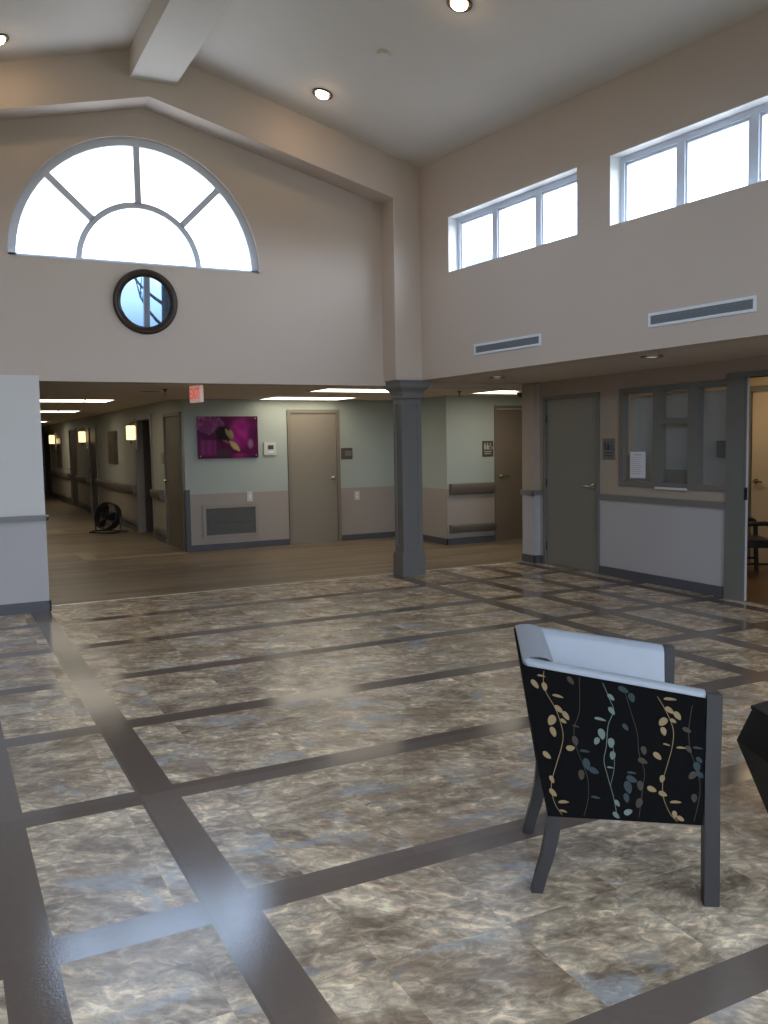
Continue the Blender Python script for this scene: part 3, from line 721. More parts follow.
def sconce(label, y):
    t = thing('wall_sconce', label, 'wall lamp', (3.3, y, 1.84), 0, 'hall wall sconces')
    MB().box(-0.02, 0, -0.05, 0.05, -0.30, 0.26).bevel(0.006, 1).build('back_plate', M['chrome'], t)
    prof = [(0.074, -0.13), (0.080, -0.12), (0.080, 0.12), (0.074, 0.13)]
    MB().lathe(prof, 28, Matrix.Translation((-0.105, 0, 0))).build('lamp_shade', M['sconce'], t, smooth=True)
    mb = MB()
    mb.bm.free()
    for z in (-0.145, 0.13): MB().lathe([(0.084, z), (0.084, z + 0.015)], 28, Matrix.Translation((-0.105, 0, 0))).build('band', M['bronze'], t, smooth=True)
    MB().tube([(-0.01, 0, 0.19), (-0.085, 0, 0.19), (-0.105, 0, 0.175), (-0.105, 0, 0.13)], 0.009).build('bracket', M['bronze'], t, smooth=True)
    MB().tube([(-0.105, 0, -0.20), (-0.105, 0, -0.145)], 0.012).build('finial', M['bronze'], t, smooth=True)
sconce('glowing wall lamp nearest in the hall', 16.42); sconce('middle glowing wall lamp of the hall', 22.4); sconce('farthest glowing wall lamp of the hall', 28.6)

# ------------------------------------------------------------------ wall fittings
def supply_vent(label, s0, s1, z0, z1):
    t = thing('supply_vent', label, 'vent', PW((s0 + s1) / 2, z0, 0), math.atan2(WD.y, WD.x), 'upper wall vents')
    L, H = (s1 - s0) / 2, z1 - z0; f = 0.022
    mb = MB(); mb.box(-L, L, -0.014, 0, 0, f).box(-L, L, -0.014, 0, H - f, H).box(-L, -L + f, -0.014, 0, f, H - f).box(L - f, L, -0.014, 0, f, H - f).bevel(0.003, 1)
    mb.build('frame', M['ventframe'], t)
    mb = MB(); n = 5; mb.box(-L + f, L - f, -0.002, -0.0005, f, H - f)
    for i in range(n):
        z = f + (H - 2 * f) * (i + 0.5) / n
        mb.hexa([(-L + f, -0.011, z - 0.008), (L - f, -0.011, z - 0.008), (L - f, -0.002, z + 0.002), (-L + f, -0.002, z + 0.002), (-L + f, -0.011, z - 0.006), (L - f, -0.011, z - 0.006), (L - f, -0.002, z + 0.004), (-L + f, -0.002, z + 0.004)])
    mb.build('louvres', M['ventdark'], t)
supply_vent('long wall vent below the far clerestory window', 1.022, 2.08, 2.507, 2.622)
supply_vent('long wall vent below the right clerestory window', 3.428, 4.455, 2.517, 2.634)

def mirror():
    t = thing('round_mirror', 'round dark framed mirror below the half round window', 'mirror', (2.03, YG - 0.012, 3.09), 0)
    t.rotation_euler = (rad(4.6), 0, 0)
    R = Matrix.Rotation(rad(90), 4, 'X')
    MB().lathe([(0.325, 0.0), (0.333, 0.012), (0.330, 0.03), (0.312, 0.042), (0.295, 0.038), (0.285, 0.046), (0.268, 0.036), (0.256, 0.022), (0.252, 0.012), (0.252, 0.0), (0.325, 0.0)], 64, R, False, False).build('frame', M['mirrorframe'], t, smooth=True)
    MB().lathe([(0.256, 0.002), (0.256, 0.016)], 64, R).build('mirror_glass', M['mirror'], t)
mirror()

def vcol_panel(name, w, h, nx, nz, fn, m, parent, y=-0.012):
    bm = bmesh.new(); vs = [[bm.verts.new((-w / 2 + w * i / nx, y, h * j / nz)) for i in range(nx + 1)] for j in range(nz + 1)]
    for j in range(nz):
        for i in range(nx): bm.faces.new((vs[j][i], vs[j][i + 1], vs[j + 1][i + 1], vs[j + 1][i]))
    back = [bm.verts.new(p) for p in ((-w / 2, 0, 0), (w / 2, 0, 0), (w / 2, 0, h), (-w / 2, 0, h))]
    bm.faces.new((back[3], back[2], back[1], back[0]))
    bm.faces.new([vs[0][i] for i in range(nx, -1, -1)] + [back[0], back[1]]); bm.faces.new([vs[nz][i] for i in range(nx + 1)] + [back[2], back[3]])
    bm.faces.new([vs[j][0] for j in range(nz + 1)] + [back[3], back[0]]); bm.faces.new([vs[j][nx] for j in range(nz, -1, -1)] + [back[1], back[2]])
    me = bpy.data.meshes.new(name); bm.to_mesh(me); bm.free()
    at = me.color_attributes.new('art', 'FLOAT_COLOR', 'POINT')
    for i, v in enumerate(me.vertices):
        at.data[i].color = tuple(fn(v.co.x / w + 0.5, v.co.z / h)) + (1,)
    me.materials.append(m); o = bpy.data.objects.new(name, me); COL.objects.link(o); o.parent = parent
    return o
def lerp(a, b, t): t = max(0, min(1, t)); return tuple(x + (y - x) * t for x, y in zip(a, b))
def sm(e0, e1, x): t = max(0, min(1, (x - e0) / (e1 - e0))); return t * t * (3 - 2 * t)
def flower_art(u, v):
    v = 1 - v; asp = 1.47; x, y = u * asp, v
    n = math.sin(x * 9 + 3 * math.sin(y * 7)) * 0.5 + math.sin(y * 13 + x * 5) * 0.3 + math.sin(x * 23 - y * 17) * 0.2
    c = lerp((0.10, 0.006, 0.06), (0.055, 0.003, 0.04), n)
    # big magenta bloom right of centre
    d = math.hypot((x - 1.05) / 0.36, (y - 0.42) / 0.42); c = lerp(c, lerp((0.36, 0.02, 0.22), (0.20, 0.008, 0.13), 0.5 + n * 0.6), sm(1.1, 0.55, d))
    # pale pink bloom top left with ruffled edge
    for k in range(9):
        a = k * 2.399 + 0.4; q = 0.10 + 0.20 * ((k * 0.37) % 1.0); px, py = 0.26 + q * math.cos(a), 0.20 + q * 0.9 * math.sin(a)
        d = math.hypot(x - px, y - py) / (0.115 + 0.03 * math.sin(k * 5.1 + math.atan2(y - py, x - px) * 3))
        tone = 0.5 + 0.5 * math.sin(k * 1.9); c = lerp(c, lerp((0.17, 0.025, 0.13), (0.36, 0.10, 0.30), tone * sm(0.1, 0.95, d)), sm(1.05, 0.85, d))
    c = lerp(c, (0.20, 0.02, 0.14), sm(0.16, 0.05, math.hypot(x - 0.24, y - 0.18)))
    # lower left paler squares
    d = max(abs(x - 0.26) / 0.2, abs(y - 0.74) / 0.2); c = lerp(c, lerp((0.27, 0.03, 0.18), (0.17, 0.015, 0.11), 0.5 + 0.5 * math.sin(x * 40)), sm(1.0, 0.8, d) * 0.8)
    # dark centre
    d = math.hypot((x - 0.60) / 0.24, (y - 0.42) / 0.22); c = lerp(c, (0.015, 0.004, 0.012), sm(1.15, 0.6, d))
    d = math.hypot((x - 1.33) / 0.14, (y - 0.42) / 0.24); c = lerp(c, (0.05, 0.008, 0.05), sm(1.2, 0.5, d) * 0.8)
    d = math.hypot((x - 0.62) / 0.2, (y - 0.88) / 0.12); c = lerp(c, (0.06, 0.03, 0.045), sm(1.2, 0.5, d))
    # yellow green petals
    def blade(x0, y0, x1, y1, w, col, c):
        dx, dy = x1 - x0, y1 - y0; L = math.hypot(dx, dy); t = ((x - x0) * dx + (y - y0) * dy) / L / L
        q = abs((x - x0) * dy - (y - y0) * dx) / L; ww = w * math.sin(PI * max(0.0, min(1.0, t))) if 0 < t < 1 else 0
        return lerp(c, col, sm(ww, ww * 0.5, q)) if ww > 0.001 else c
    c = blade(0.66, 0.28, 0.84, 0.56, 0.07, (0.22, 0.21, 0.10), c)
    c = blade(0.76, 0.58, 1.02, 0.84, 0.085, (0.44, 0.38, 0.14), c)
    c = blade(0.78, 0.30, 0.86, 0.52, 0.05, (0.30, 0.25, 0.10), c)
    c = blade(0.58, 0.55, 0.80, 0.66, 0.03, (0.16, 0.12, 0.07), c)
    d = math.hypot((x - 1.28) / 0.08, (y - 0.66) / 0.14); c = lerp(c, (0.30, 0.13, 0.22), sm(1.1, 0.4, d) * 0.8)
    d = math.hypot((x - 1.0) / 0.2, (y - 0.95) / 0.1); c = lerp(c, (0.26, 0.02, 0.12), sm(1.2, 0.3, d))
    return c
t = thing('flower_picture', 'magenta flower picture panel on the pale green corridor wall', 'picture', (3.965, 12.985, 1.39), 0)
vcol_panel('picture_panel', 0.945, 0.632, 96, 64, flower_art, M['art'], t, -0.02)
for sx in (-1, 1):
    for z in (0.035, 0.60): MB().lathe([(0.012, -0.012), (0.012, 0.026), (0.008, 0.03)], 16, Matrix.Translation((sx * 0.435, 0, z)) @ Matrix.Rotation(rad(90), 4, 'X')).build('standoff', M['chrome'], t, smooth=True)
def canvas_art(k):
    def fn(u, v):
        n = math.sin(u * 7 + k) + math.sin(v * 9 + u * 4 + k * 2)
        c = lerp((0.05, 0.038, 0.028), (0.16, 0.12, 0.085), 0.5 + 0.3 * n)
        for s in range(4):
            q = abs(u - (0.2 + 0.2 * s) - 0.08 * math.sin(v * 6 + s * 2 + k)); c = lerp(c, (0.03, 0.02, 0.014) if s % 2 else (0.22, 0.17, 0.12), sm(0.05, 0.02, q))
        return c
    return fn
def hall_picture(label, y, z0, z1, w, k):
    t = thing('hall_picture', label, 'picture', (3.3, y, z0), -PI / 2, 'hall pictures')
    vcol_panel('canvas', w, z1 - z0, 20, 40, canvas_art(k), M['canvas'], t, -0.035)
hall_picture('tall dark picture between the nearest and middle hall lamps', 18.8, 1.24, 1.91, 0.95, 0)
hall_picture('tall dark picture before the farthest hall lamp', 27.6, 1.0, 1.86, 0.95, 2)

t = thing('thermostat', 'white thermostat right of the flower picture', 'thermostat', (4.632, 13.0, 1.425))
MB().box(-0.098, 0.098, -0.028, 0, 0, 0.197).bevel(0.008, 2).build('housing', M['white'], t)
MB().box(-0.035, 0.055, -0.031, -0.027, 0.085, 0.15).build('display', M['green'], t)
MB().box(-0.03, 0.05, -0.033, -0.027, 0.035, 0.055).bevel(0.002, 1).build('button_strip', M['ventframe'], t)
def wall_plate(label, x, z0, z1, switch):
    t = thing('outlet_plate' if not switch else 'switch_plate', label, 'wall plate', (x, 13.0, z0), 0)
    h = z1 - z0
    MB().box(-0.045, 0.045, -0.008, 0, 0, h).bevel(0.004, 2).build('plate', M['white'], t)
    mb = MB()
    if switch: mb.box(-0.016, 0.016, -0.014, -0.006, h * 0.28, h * 0.72).bevel(0.003, 1).build('rocker', M['ventframe'], t)
    else:
        for z in (0.27, 0.62): mb.lathe([(0.018, 0.0), (0.018, 0.003)], 16, Matrix.Translation((0, -0.008, h * z + 0.01)) @ Matrix.Rotation(rad(90), 4, 'X'))
        mb.build('sockets', M['ventframe'], t)
wall_plate('white wall plate above the return grille', 4.29, 0.72, 0.873, True)
wall_plate('white wall plate right of the tan door', 6.115, 0.657, 0.80, False)
def grille():
    t = thing('return_grille', 'large grey return air grille low on the corridor wall', 'vent', (3.98, 13.0, 0.18))
    W, H, f = 0.44, 0.505, 0.05
    MB().box(-W, W, -0.02, 0, 0, f).box(-W, W, -0.02, 0, H - f, H).box(-W, -W + f, -0.02, 0, f, H - f).box(W - f, W, -0.02, 0, f, H - f).bevel(0.004, 1).build('frame', M['rail'] if 0 else M['handrailpale'], t)
    mb = MB(); n = 20; mb.box(-W + f, W - f, -0.004, -0.001, f, H - f); mb.box(-W + f, W - f, -0.02, -0.004, H * 0.5 - 0.006, H * 0.5 + 0.006)
    for i in range(n):
        z = f + (H - 2 * f) * (i + 0.5) / n
        mb.hexa([(-W + f, -0.016, z - 0.009), (W - f, -0.016, z - 0.009), (W - f, -0.004, z + 0.003), (-W + f, -0.004, z + 0.003), (-W + f, -0.016, z - 0.007), (W - f, -0.016, z - 0.007), (W - f, -0.004, z + 0.005), (-W + f, -0.004, z + 0.005)])
    mb.build('louvres', M['grille'], t)
M['handrailpale'] = mat('taupe_grille_frame', (0.33, 0.29, 0.26, 1), 0.5)
grille()
t = thing('corner_guard', 'grey corner guard at the hall corner', 'corner guard', (3.3, 13.0, 0.0))
MB().box(-0.016, 0.0, -0.016, 0.06, 0, 0.93).box(0.0, 0.055, -0.016, 0.0, 0, 0.93).bevel(0.003, 1).build('guard_angle', M['base'], t)

def person_icon(mb, x, z, s, skirt):
    mb.lathe([(0.10 * s, 0), (0.10 * s, 0.002)], 14, Matrix.Translation((x, -0.008, z + 0.88 * s)) @ Matrix.Rotation(rad(90), 4, 'X'))
    w0, w1 = (0.13, 0.24) if skirt else (0.17, 0.13)
    mb.hexa([(x - w1 * s, -0.010, z), (x + w1 * s, -0.010, z), (x + w1 * s, -0.008, z), (x - w1 * s, -0.008, z), (x - w0 * s, -0.010, z + 0.74 * s), (x + w0 * s, -0.010, z + 0.74 * s), (x + w0 * s, -0.008, z + 0.74 * s), (x - w0 * s, -0.008, z + 0.74 * s)])
def chair_icon(mb, x, z, s):
    mb.lathe([(0.09 * s, 0), (0.09 * s, 0.002)], 14, Matrix.Translation((x - 0.05 * s, -0.008, z + 0.88 * s)) @ Matrix.Rotation(rad(90), 4, 'X'))
    ring = [(x + 0.27 * s * math.cos(a), -0.009, z + 0.27 * s + 0.27 * s * math.sin(a)) for a in [rad(k * 20 + 110) for k in range(15)]]
    mb.tube(ring, 0.04 * s, 6)
    mb.tube([(x - 0.05 * s, -0.009, z + 0.75 * s), (x - 0.03 * s, -0.009, z + 0.42 * s), (x + 0.2 * s, -0.009, z + 0.40 * s), (x + 0.36 * s, -0.009, z + 0.05 * s)], 0.055 * s, 6)
def restroom_sign(label, loc, rz, w, h, mplate, msym):
    t = thing('restroom_sign', label, 'sign', loc, rz)
    MB().box(-w / 2, w / 2, -0.008, 0, 0, h).bevel(0.003, 1).build('sign_plate', mplate, t)
    mb = MB(); s = h * 0.42
    person_icon(mb, -w * 0.27, h * 0.46, s, False); person_icon(mb, -w * 0.03, h * 0.46, s, True); chair_icon(mb, w * 0.25, h * 0.46, s)
    mb.build('pictograms', msym, t)
    mb = MB()
    for z, k in ((0.30, 0.34), (0.17, 0.30)): mb.box(-w * k, w * k, -0.0095, -0.008, h * z, h * z + h * 0.055)
    mb.build('raised_text_lines', msym, t)
restroom_sign('brown restroom sign with pale figures beside the brown lever door', (7.675, 11.5, 1.338), 0, 0.20, 0.245, M['signdark'], M['signlight'])
M['signink'] = mat('dark_sign_symbol', (0.035, 0.035, 0.045, 1), 0.5)
restroom_sign('grey restroom sign between the grey door and the reception window', (XR, 7.842, 1.345), -PI / 2, 0.205, 0.248, M['signgrey'], M['signink'])
t = thing('room_sign', 'small dark room sign right of the tan door', 'sign', (5.946, 13.0, 1.327))
MB().box(-0.10, 0.10, -0.008, 0, 0, 0.18).bevel(0.003, 1).build('sign_plate', M['signdark'], t)
MB().box(-0.035, 0.085, -0.0095, -0.008, 0.05, 0.14).build('sign_insert', M['signgrey'], t)
t = thing('door_plate', 'small tan plate beside the near hall door', 'sign', (3.3, 14.42, 1.30), -PI / 2)
MB().box(-0.09, 0.09, -0.01, 0, 0, 0.18).bevel(0.003, 1).build('sign_plate', M['doorframe'], t)

# handrails and bumper rails
def handrail(label, P, L, z0, z1, group, dep=0.085):
    t = thing('handrail' if z0 > 0.5 else 'bumper_rail', label, 'handrail', P[0], P[1], group)
    def sec(x): 
        h = z1 - z0
        return [(x, 0, z0), (x, -dep * 0.7, z0 + h * 0.12), (x, -dep, z0 + h * 0.5), (x, -dep, z0 + h * 0.85), (x, -dep * 0.8, z1), (x, 0, z1)]
    MB().loft([sec(-L / 2 + 0.012), sec(L / 2 - 0.012)]).build('rail_body', M['handrail'], t, smooth=35)
    for s in (-1, 1):
        MB().loft([[(p[0], p[1] * 1.03, p[2]) for p in sec(s * L / 2)], [(p[0], p[1] * 1.03, p[2]) for p in sec(s * (L / 2 - 0.014))]]).build('end_cap', M['handrail'], t)
handrail('upper taupe handrail on the pale wall behind the column', ((7.365, 11.5, 0), 0), 0.80, 0.763, 0.938, 'rails behind the column')
handrail('lower taupe bumper rail on the pale wall behind the column', ((7.373, 11.5, 0), 0), 0.82, 0.175, 0.305, 'rails behind the column')
for y0, y1, w in ((14.42, 15.1, 'short handrail between the near hall door and open doorway'), (16.6, 20.85, 'long handrail behind the black fan'), (22.1, 24.0, 'handrail past the dark hall doorway'), (25.55, 29.8, 'farthest handrail of the hall')):
    handrail(w, ((3.3, (y0 + y1) / 2, 0), -PI / 2), y1 - y0, 0.70, 0.865, 'hall handrails')
for y0, y1, w in ((14.42, 15.1, 'short low bumper between the near hall door and open doorway'), (16.6, 20.85, 'long low bumper behind the black fan'), (22.1, 24.0, 'low bumper past the dark hall doorway'), (25.55, 29.8, 'farthest low bumper of the hall')):
    handrail(w, ((3.3, (y0 + y1) / 2, 0), -PI / 2), y1 - y0, 0.12, 0.21, 'hall bumpers', 0.05)

# exit sign
t = thing('exit_sign', 'red lettered exit sign hanging at the corridor opening', 'exit sign', (2.665, 9.87, 2.278), rad(-79))
MB().box(-0.03, 0.03, -0.02, 0.02, -0.012, 0).build('canopy', M['white'], t)
MB().box(-0.13, 0.13, -0.022, 0.022, -0.20, -0.012).bevel(0.006, 2).build('housing', M['exitface'], t)
cu = bpy.data.curves.new('exit_text', 'FONT'); cu.body = 'EXIT'; cu.size = 0.145; cu.extrude = 0.002; cu.align_x = 'CENTER'; cu.align_y = 'CENTER'; cu.space_character = 1.0; cu.offset = 0.003
tmp = bpy.data.objects.new('exit_text', cu); COL.objects.link(tmp)
bpy.context.view_layer.update()
me = bpy.data.meshes.new_from_object(tmp.evaluated_get(bpy.context.evaluated_depsgraph_get())); bpy.data.objects.remove(tmp)
me.materials.clear(); me.materials.append(M['exitred'])
o = bpy.data.objects.new('exit_letters', me); COL.objects.link(o); o.parent = t; o.location = (0, -0.0235, -0.106); o.rotation_euler = (rad(90), 0, 0); o.scale = (0.82, 1.15, 1)

# ceiling devices
def sprinkler(label, loc, rx=0.0, ry=0.0, group='sprinkler heads'):
    t = thing('ceiling_sprinkler', label, 'sprinkler', loc, 0, group, 'thing'); t.rotation_euler = (rx, ry, 0)
    MB().lathe([(0.035, 0), (0.035, -0.006), (0.018, -0.012)], 20).build('escutcheon', M['bronze'], t, smooth=True)
    mb = MB().lathe([(0.010, -0.01), (0.010, -0.035)], 12)
    for s in (-1, 1): mb.tube([(s * 0.008, 0, -0.03), (s * 0.016, 0, -0.05), (s * 0.004, 0, -0.072)], 0.003, 6)
    mb.lathe([(0.022, -0.072), (0.022, -0.075)], 16).build('nozzle', M['bronze'], t, smooth=True)
sprinkler('sprinkler in the corridor ceiling right of the column', (6.51, 10.44, 2.278))
sprinkler('sprinkler in the corridor ceiling left of the exit sign', (2.52, 10.75, 2.278))
sprinkler('sprinkler in the hall ceiling between the two nearest panels', (2.0, 13.55, 2.31))
sprinkler('sprinkler in the hall ceiling at the second panel', (2.12, 17.7, 2.31))
sprinkler('bronze sprinkler on the side of the ridge beam', (1.89, 7.003, 5.36), 0, 0)
bpy.data.objects['ceiling_sprinkler.004'].rotation_euler = (0, rad(90), 0); bpy.data.objects['ceiling_sprinkler.004'].location = (1.89, 7.003, 5.40)
t = thing('sprinkler_cover', 'faint flat sprinkler cover in the right aisle soffit', 'sprinkler', (5.66, 7.32, zs(7.32) + 0.002))
MB().lathe([(0.042, 0), (0.042, -0.004), (0.036, -0.007), (0.001, -0.008)], 24).build('cover_plate', M['soffit'], t, smooth=True)
t = thing('smoke_detector', 'round pale detector on the right ceiling slope', 'smoke detector', (3.796, 7.309, ceil_r(3.796))); t.rotation_euler = (0, sr, 0)
MB().lathe([(0.062, 0), (0.062, -0.012), (0.052, -0.03), (0.02, -0.034)], 28).build('housing', M['soffit'], t, smooth=True)
t = thing('dome_camera', 'black dome camera by the right end of the corridor ceiling panel', 'security camera', (7.34, 10.16, 2.276))
MB().lathe([(0.07, 0), (0.07, -0.03)], 24).build('mount', M['white'], t, smooth=True)
MB().lathe([(0.058, -0.03), (0.055, -0.05), (0.042, -0.075), (0.02, -0.088), (0.001, -0.091)], 24).build('dome', M['black'], t, smooth=True)
t = thing('ceiling_vent', 'small dark vent in the corridor ceiling left of the exit sign', 'vent', (2.40, 11.05, 2.278))
MB().box(-0.14, 0.14, -0.07, 0.07, -0.008, 0).build('frame', M['hceil'], t)
mb = MB()
for i in range(5): mb.box(-0.12, 0.12, -0.052 + i * 0.022, -0.04 + i * 0.022, -0.012, -0.008)
mb.build('slats', M['black'], t)

# reception paper and sign holder
t = thing('taped_notice', 'white printed notice taped to the left reception pane', 'notice', (XR + 0.026, 7.405, 1.147), -PI / 2)
MB().box(-0.118, 0.118, -0.002, 0, 0, 0.293).build('sheet', M['paper'], t)
mb = MB()
mb.box(-0.06, 0.06, -0.003, -0.002, 0.255, 0.262)
for i in range(9): mb.box(-0.09, -0.09 + random.uniform(0.12, 0.18), -0.003, -0.002, 0.225 - i * 0.022, 0.228 - i * 0.022)
mb.build('print', M['ink'], t)
t = thing('sign_holder', 'grey framed holder behind the right reception pane', 'sign holder', (XR + 0.06, 6.225, 1.385), -PI / 2)
mb = MB(); w, h = 0.105, 0.165
mb.box(-w, w, -0.01, 0.0, 0, 0.018).box(-w, w, -0.008, 0, h - 0.01, h).box(-w, -w + 0.012, -0.008, 0, 0.018, h - 0.01).box(w - 0.012, w, -0.008, 0, 0.018, h - 0.01).box(-w + 0.03, w - 0.02, -0.006, 0, h * 0.62, h * 0.67)
mb.build('frame', M['acrylic'], t)
MB().box(-w + 0.012, w - 0.012, 0.0, 0.003, 0.018, h - 0.01).build('backing', M['signgrey'], t)

# ------------------------------------------------------------------ lounge chair
VINES = {'g1': [(0.127, -0.0), (0.113, 0.13), (0.162, 0.267), (0.182, 0.41), (0.163, 0.51), (0.113, 0.638), (0.057, 0.788), (0.061, 0.908), (0.096, 0.982)], 't1': [(0.447, 0.021), (0.479, 0.136), (0.494, 0.21), (0.455, 0.318), (0.432, 0.473), (0.409, 0.577), (0.424, 0.701), (0.446, 0.838), (0.457, 0.976)], 't2': [(0.468, 0.43), (0.474, 0.543), (0.462, 0.646), (0.433, 0.751)], 'g2': [(0.741, 0.05), (0.788, 0.154), (0.823, 0.28), (0.815, 0.415), (0.785, 0.553), (0.755, 0.689), (0.757, 0.808), (0.795, 0.924), (0.84, 0.979)], 'b1': [(0.321, 0.006), (0.298, 0.244), (0.253, 0.375), (0.249, 0.499), (0.293, 0.691), (0.287, 0.84), (0.24, 0.984)], 'b2': [(0.568, 0.067), (0.595, 0.217), (0.619, 0.342), (0.622, 0.497), (0.648, 0.623), (0.631, 0.755), (0.597, 0.966)], 'b3': [(0.928, 0.071), (0.909, 0.265), (0.92, 0.425), (0.963, 0.582), (0.977, 0.744), (0.945, 0.971)]}
LEAVES = {'g': [(0.062, 0.111, 0.0157, 30), (0.106, 0.05, 0.0133, 0), (0.115, 0.118, 0.0145, 90), (0.184, 0.171, 0.0181, 5), (0.178, 0.257, 0.0157, 40), (0.214, 0.295, 0.0157, 60), (0.126, 0.341, 0.0205, 100), (0.124, 0.419, 0.0169, 80), (0.195, 0.335, 0.0109, 30), (0.215, 0.516, 0.0157, -40), (0.062, 0.584, 0.0157, 40), (0.068, 0.746, 0.0133, 70), (0.061, 0.836, 0.0157, 20), (0.12, 0.898, 0.0205, -5), (0.108, 0.96, 0.0145, 10), (0.81, 0.056, 0.0205, -8), (0.805, 0.137, 0.0157, 40), (0.848, 0.169, 0.0169, 60), (0.767, 0.232, 0.0193, 100), (0.769, 0.303, 0.0157, 80), (0.824, 0.213, 0.0109, 30), (0.867, 0.412, 0.0157, -30), (0.729, 0.495, 0.0169, 45), (0.784, 0.402, 0.0121, 10), (0.752, 0.663, 0.0145, 80), (0.687, 0.749, 0.0169, 20), (0.753, 0.777, 0.0157, 20), (0.831, 0.835, 0.0205, -5), (0.823, 0.927, 0.0145, 80), (0.859, 0.956, 0.0145, 30)], 't': [(0.486, 0.114, 0.0133, 20), (0.483, 0.211, 0.0145, 60), (0.412, 0.287, 0.0193, 5), (0.412, 0.388, 0.0193, 60), (0.378, 0.443, 0.0145, 120), (0.462, 0.443, 0.0181, 100), (0.464, 0.532, 0.0157, 80), (0.444, 0.623, 0.0121, 0), (0.465, 0.874, 0.0133, 60), (0.451, 0.962, 0.0145, 20), (0.53, 0.933, 0.0169, -25)], 'b': [(0.249, 0.462, 0.0169, 60), (0.259, 0.695, 0.0181, 100), (0.269, 0.045, 0.0145, 60), (0.651, 0.467, 0.0157, 60), (0.641, 0.546, 0.0169, 20), (0.617, 0.731, 0.0181, 90), (0.603, 0.862, 0.0193, 90), (0.899, 0.267, 0.0145, 20), (0.909, 0.413, 0.0145, 60), (0.931, 0.613, 0.0181, 100), (0.943, 0.789, 0.0169, 90), (0.265, 0.361, 0.0121, 10)], 'd': [(0.301, 0.616, 0.0205, 60), (0.34, 0.656, 0.0181, 20), (0.299, 0.529, 0.0181, 0), (0.331, 0.848, 0.0169, -20), (0.542, 0.752, 0.0229, 80), (0.568, 0.69, 0.0193, 20), (0.526, 0.831, 0.0169, 60), (0.558, 0.044, 0.0169, 20), (0.601, 0.092, 0.0169, 80), (0.554, 0.314, 0.0133, 30), (0.957, 0.542, 0.0193, 80), (0.975, 0.602, 0.0169, 40), (0.961, 0.397, 0.0169, 0), (0.97, 0.485, 0.0133, 50), (0.571, 0.646, 0.0169, 0)]}
def smooth_line(pts, k=5):
    out = []
    for i in range(len(pts) - 1):
        p0 = pts[max(i - 1, 0)]; p1 = pts[i]; p2 = pts[i + 1]; p3 = pts[min(i + 2, len(pts) - 1)]
        for j in range(k):
            t = j / k
            out.append(tuple(0.5 * (2 * b + (c - a) * t + (2 * a - 5 * b + 4 * c - d) * t * t + (3 * b - a - 3 * c + d) * t ** 3) for a, b, c, d in zip(p0, p1, p2, p3)))
    out.append(pts[-1]); return out
def vine_faces(mb, TR, TF, BF, BR, eps):
    """woven vines on a flat fabric panel given by its four corners"""
    TR, TF, BF, BR = map(Vector, (TR, TF, BF, BR))
    nrm = (TF - TR).cross(BR - TR).normalized() * (1 if eps > 0 else -1)
    e = abs(eps)
    wid = ((TF - TR).length + (BF - BR).length) / 2; hei = ((BR - TR).length + (BF - TF).length) / 2
    def P(s, t, k=1.0):
        s = min(max(s, 0.005), 0.995); t = min(max(t, 0.012), 0.995)
        return (TR * (1 - s) + TF * s) * (1 - t) + (BR * (1 - s) + BF * s) * t + nrm * e * k
    # muted colours first, bright ones woven above them
    for key, mi, w in (('b1', 3, 0.0020), ('b2', 3, 0.0020), ('b3', 3, 0.0020), ('g1', 1, 0.0022), ('g2', 1, 0.0022), ('t1', 2, 0.0021), ('t2', 2, 0.0017)):
        ln = smooth_line(VINES[key]); mb.idx = mi; lev = 1.0 if mi == 3 else 2.0
        L = []; R = []
        for i, (s, t) in enumerate(ln):
            a = ln[max(i - 1, 0)]; b = ln[min(i + 1, len(ln) - 1)]
            dx, dy = (b[0] - a[0]) * wid, (b[1] - a[1]) * hei; q = math.hypot(dx, dy) or 1
            ox, oy = -dy / q * w / 2 / wid, dx / q * w / 2 / hei
            L.append(mb.bm.verts.new(P(s + ox, t + oy, lev))); R.append(mb.bm.verts.new(P(s - ox, t - oy, lev)))
        for i in range(len(ln) - 1): mb.face([L[i], L[i + 1], R[i + 1], R[i]])
    for key, mi, lev in (('b', 3, 1.4), ('d', 4, 1.8), ('g', 1, 2.4), ('t', 2, 2.6)):
        mb.idx = mi
        for k, (s, t, r, an) in enumerate(LEAVES[key]):
            if k % 3 == 0 and abs(an) > 10: an += 25
            c, sn = math.cos(rad(an)), math.sin(rad(an)); flat = 0.40 if abs(an) <= 10 else 0.62
            vs = []
            for j in range(14):
                a = 2 * PI * j / 14; x = math.cos(a) * r; y = math.sin(a) * r * flat * (0.55 + 0.6 * abs(math.sin(a * 0.5)))
                if abs(an) <= 10 and y > 0: y *= 0.35
                vs.append(mb.bm.verts.new(P(s + (x * c - y * sn) / wid, t + (x * sn + y * c) / hei, lev)))
            mb.face(vs)
    mb.idx = 0
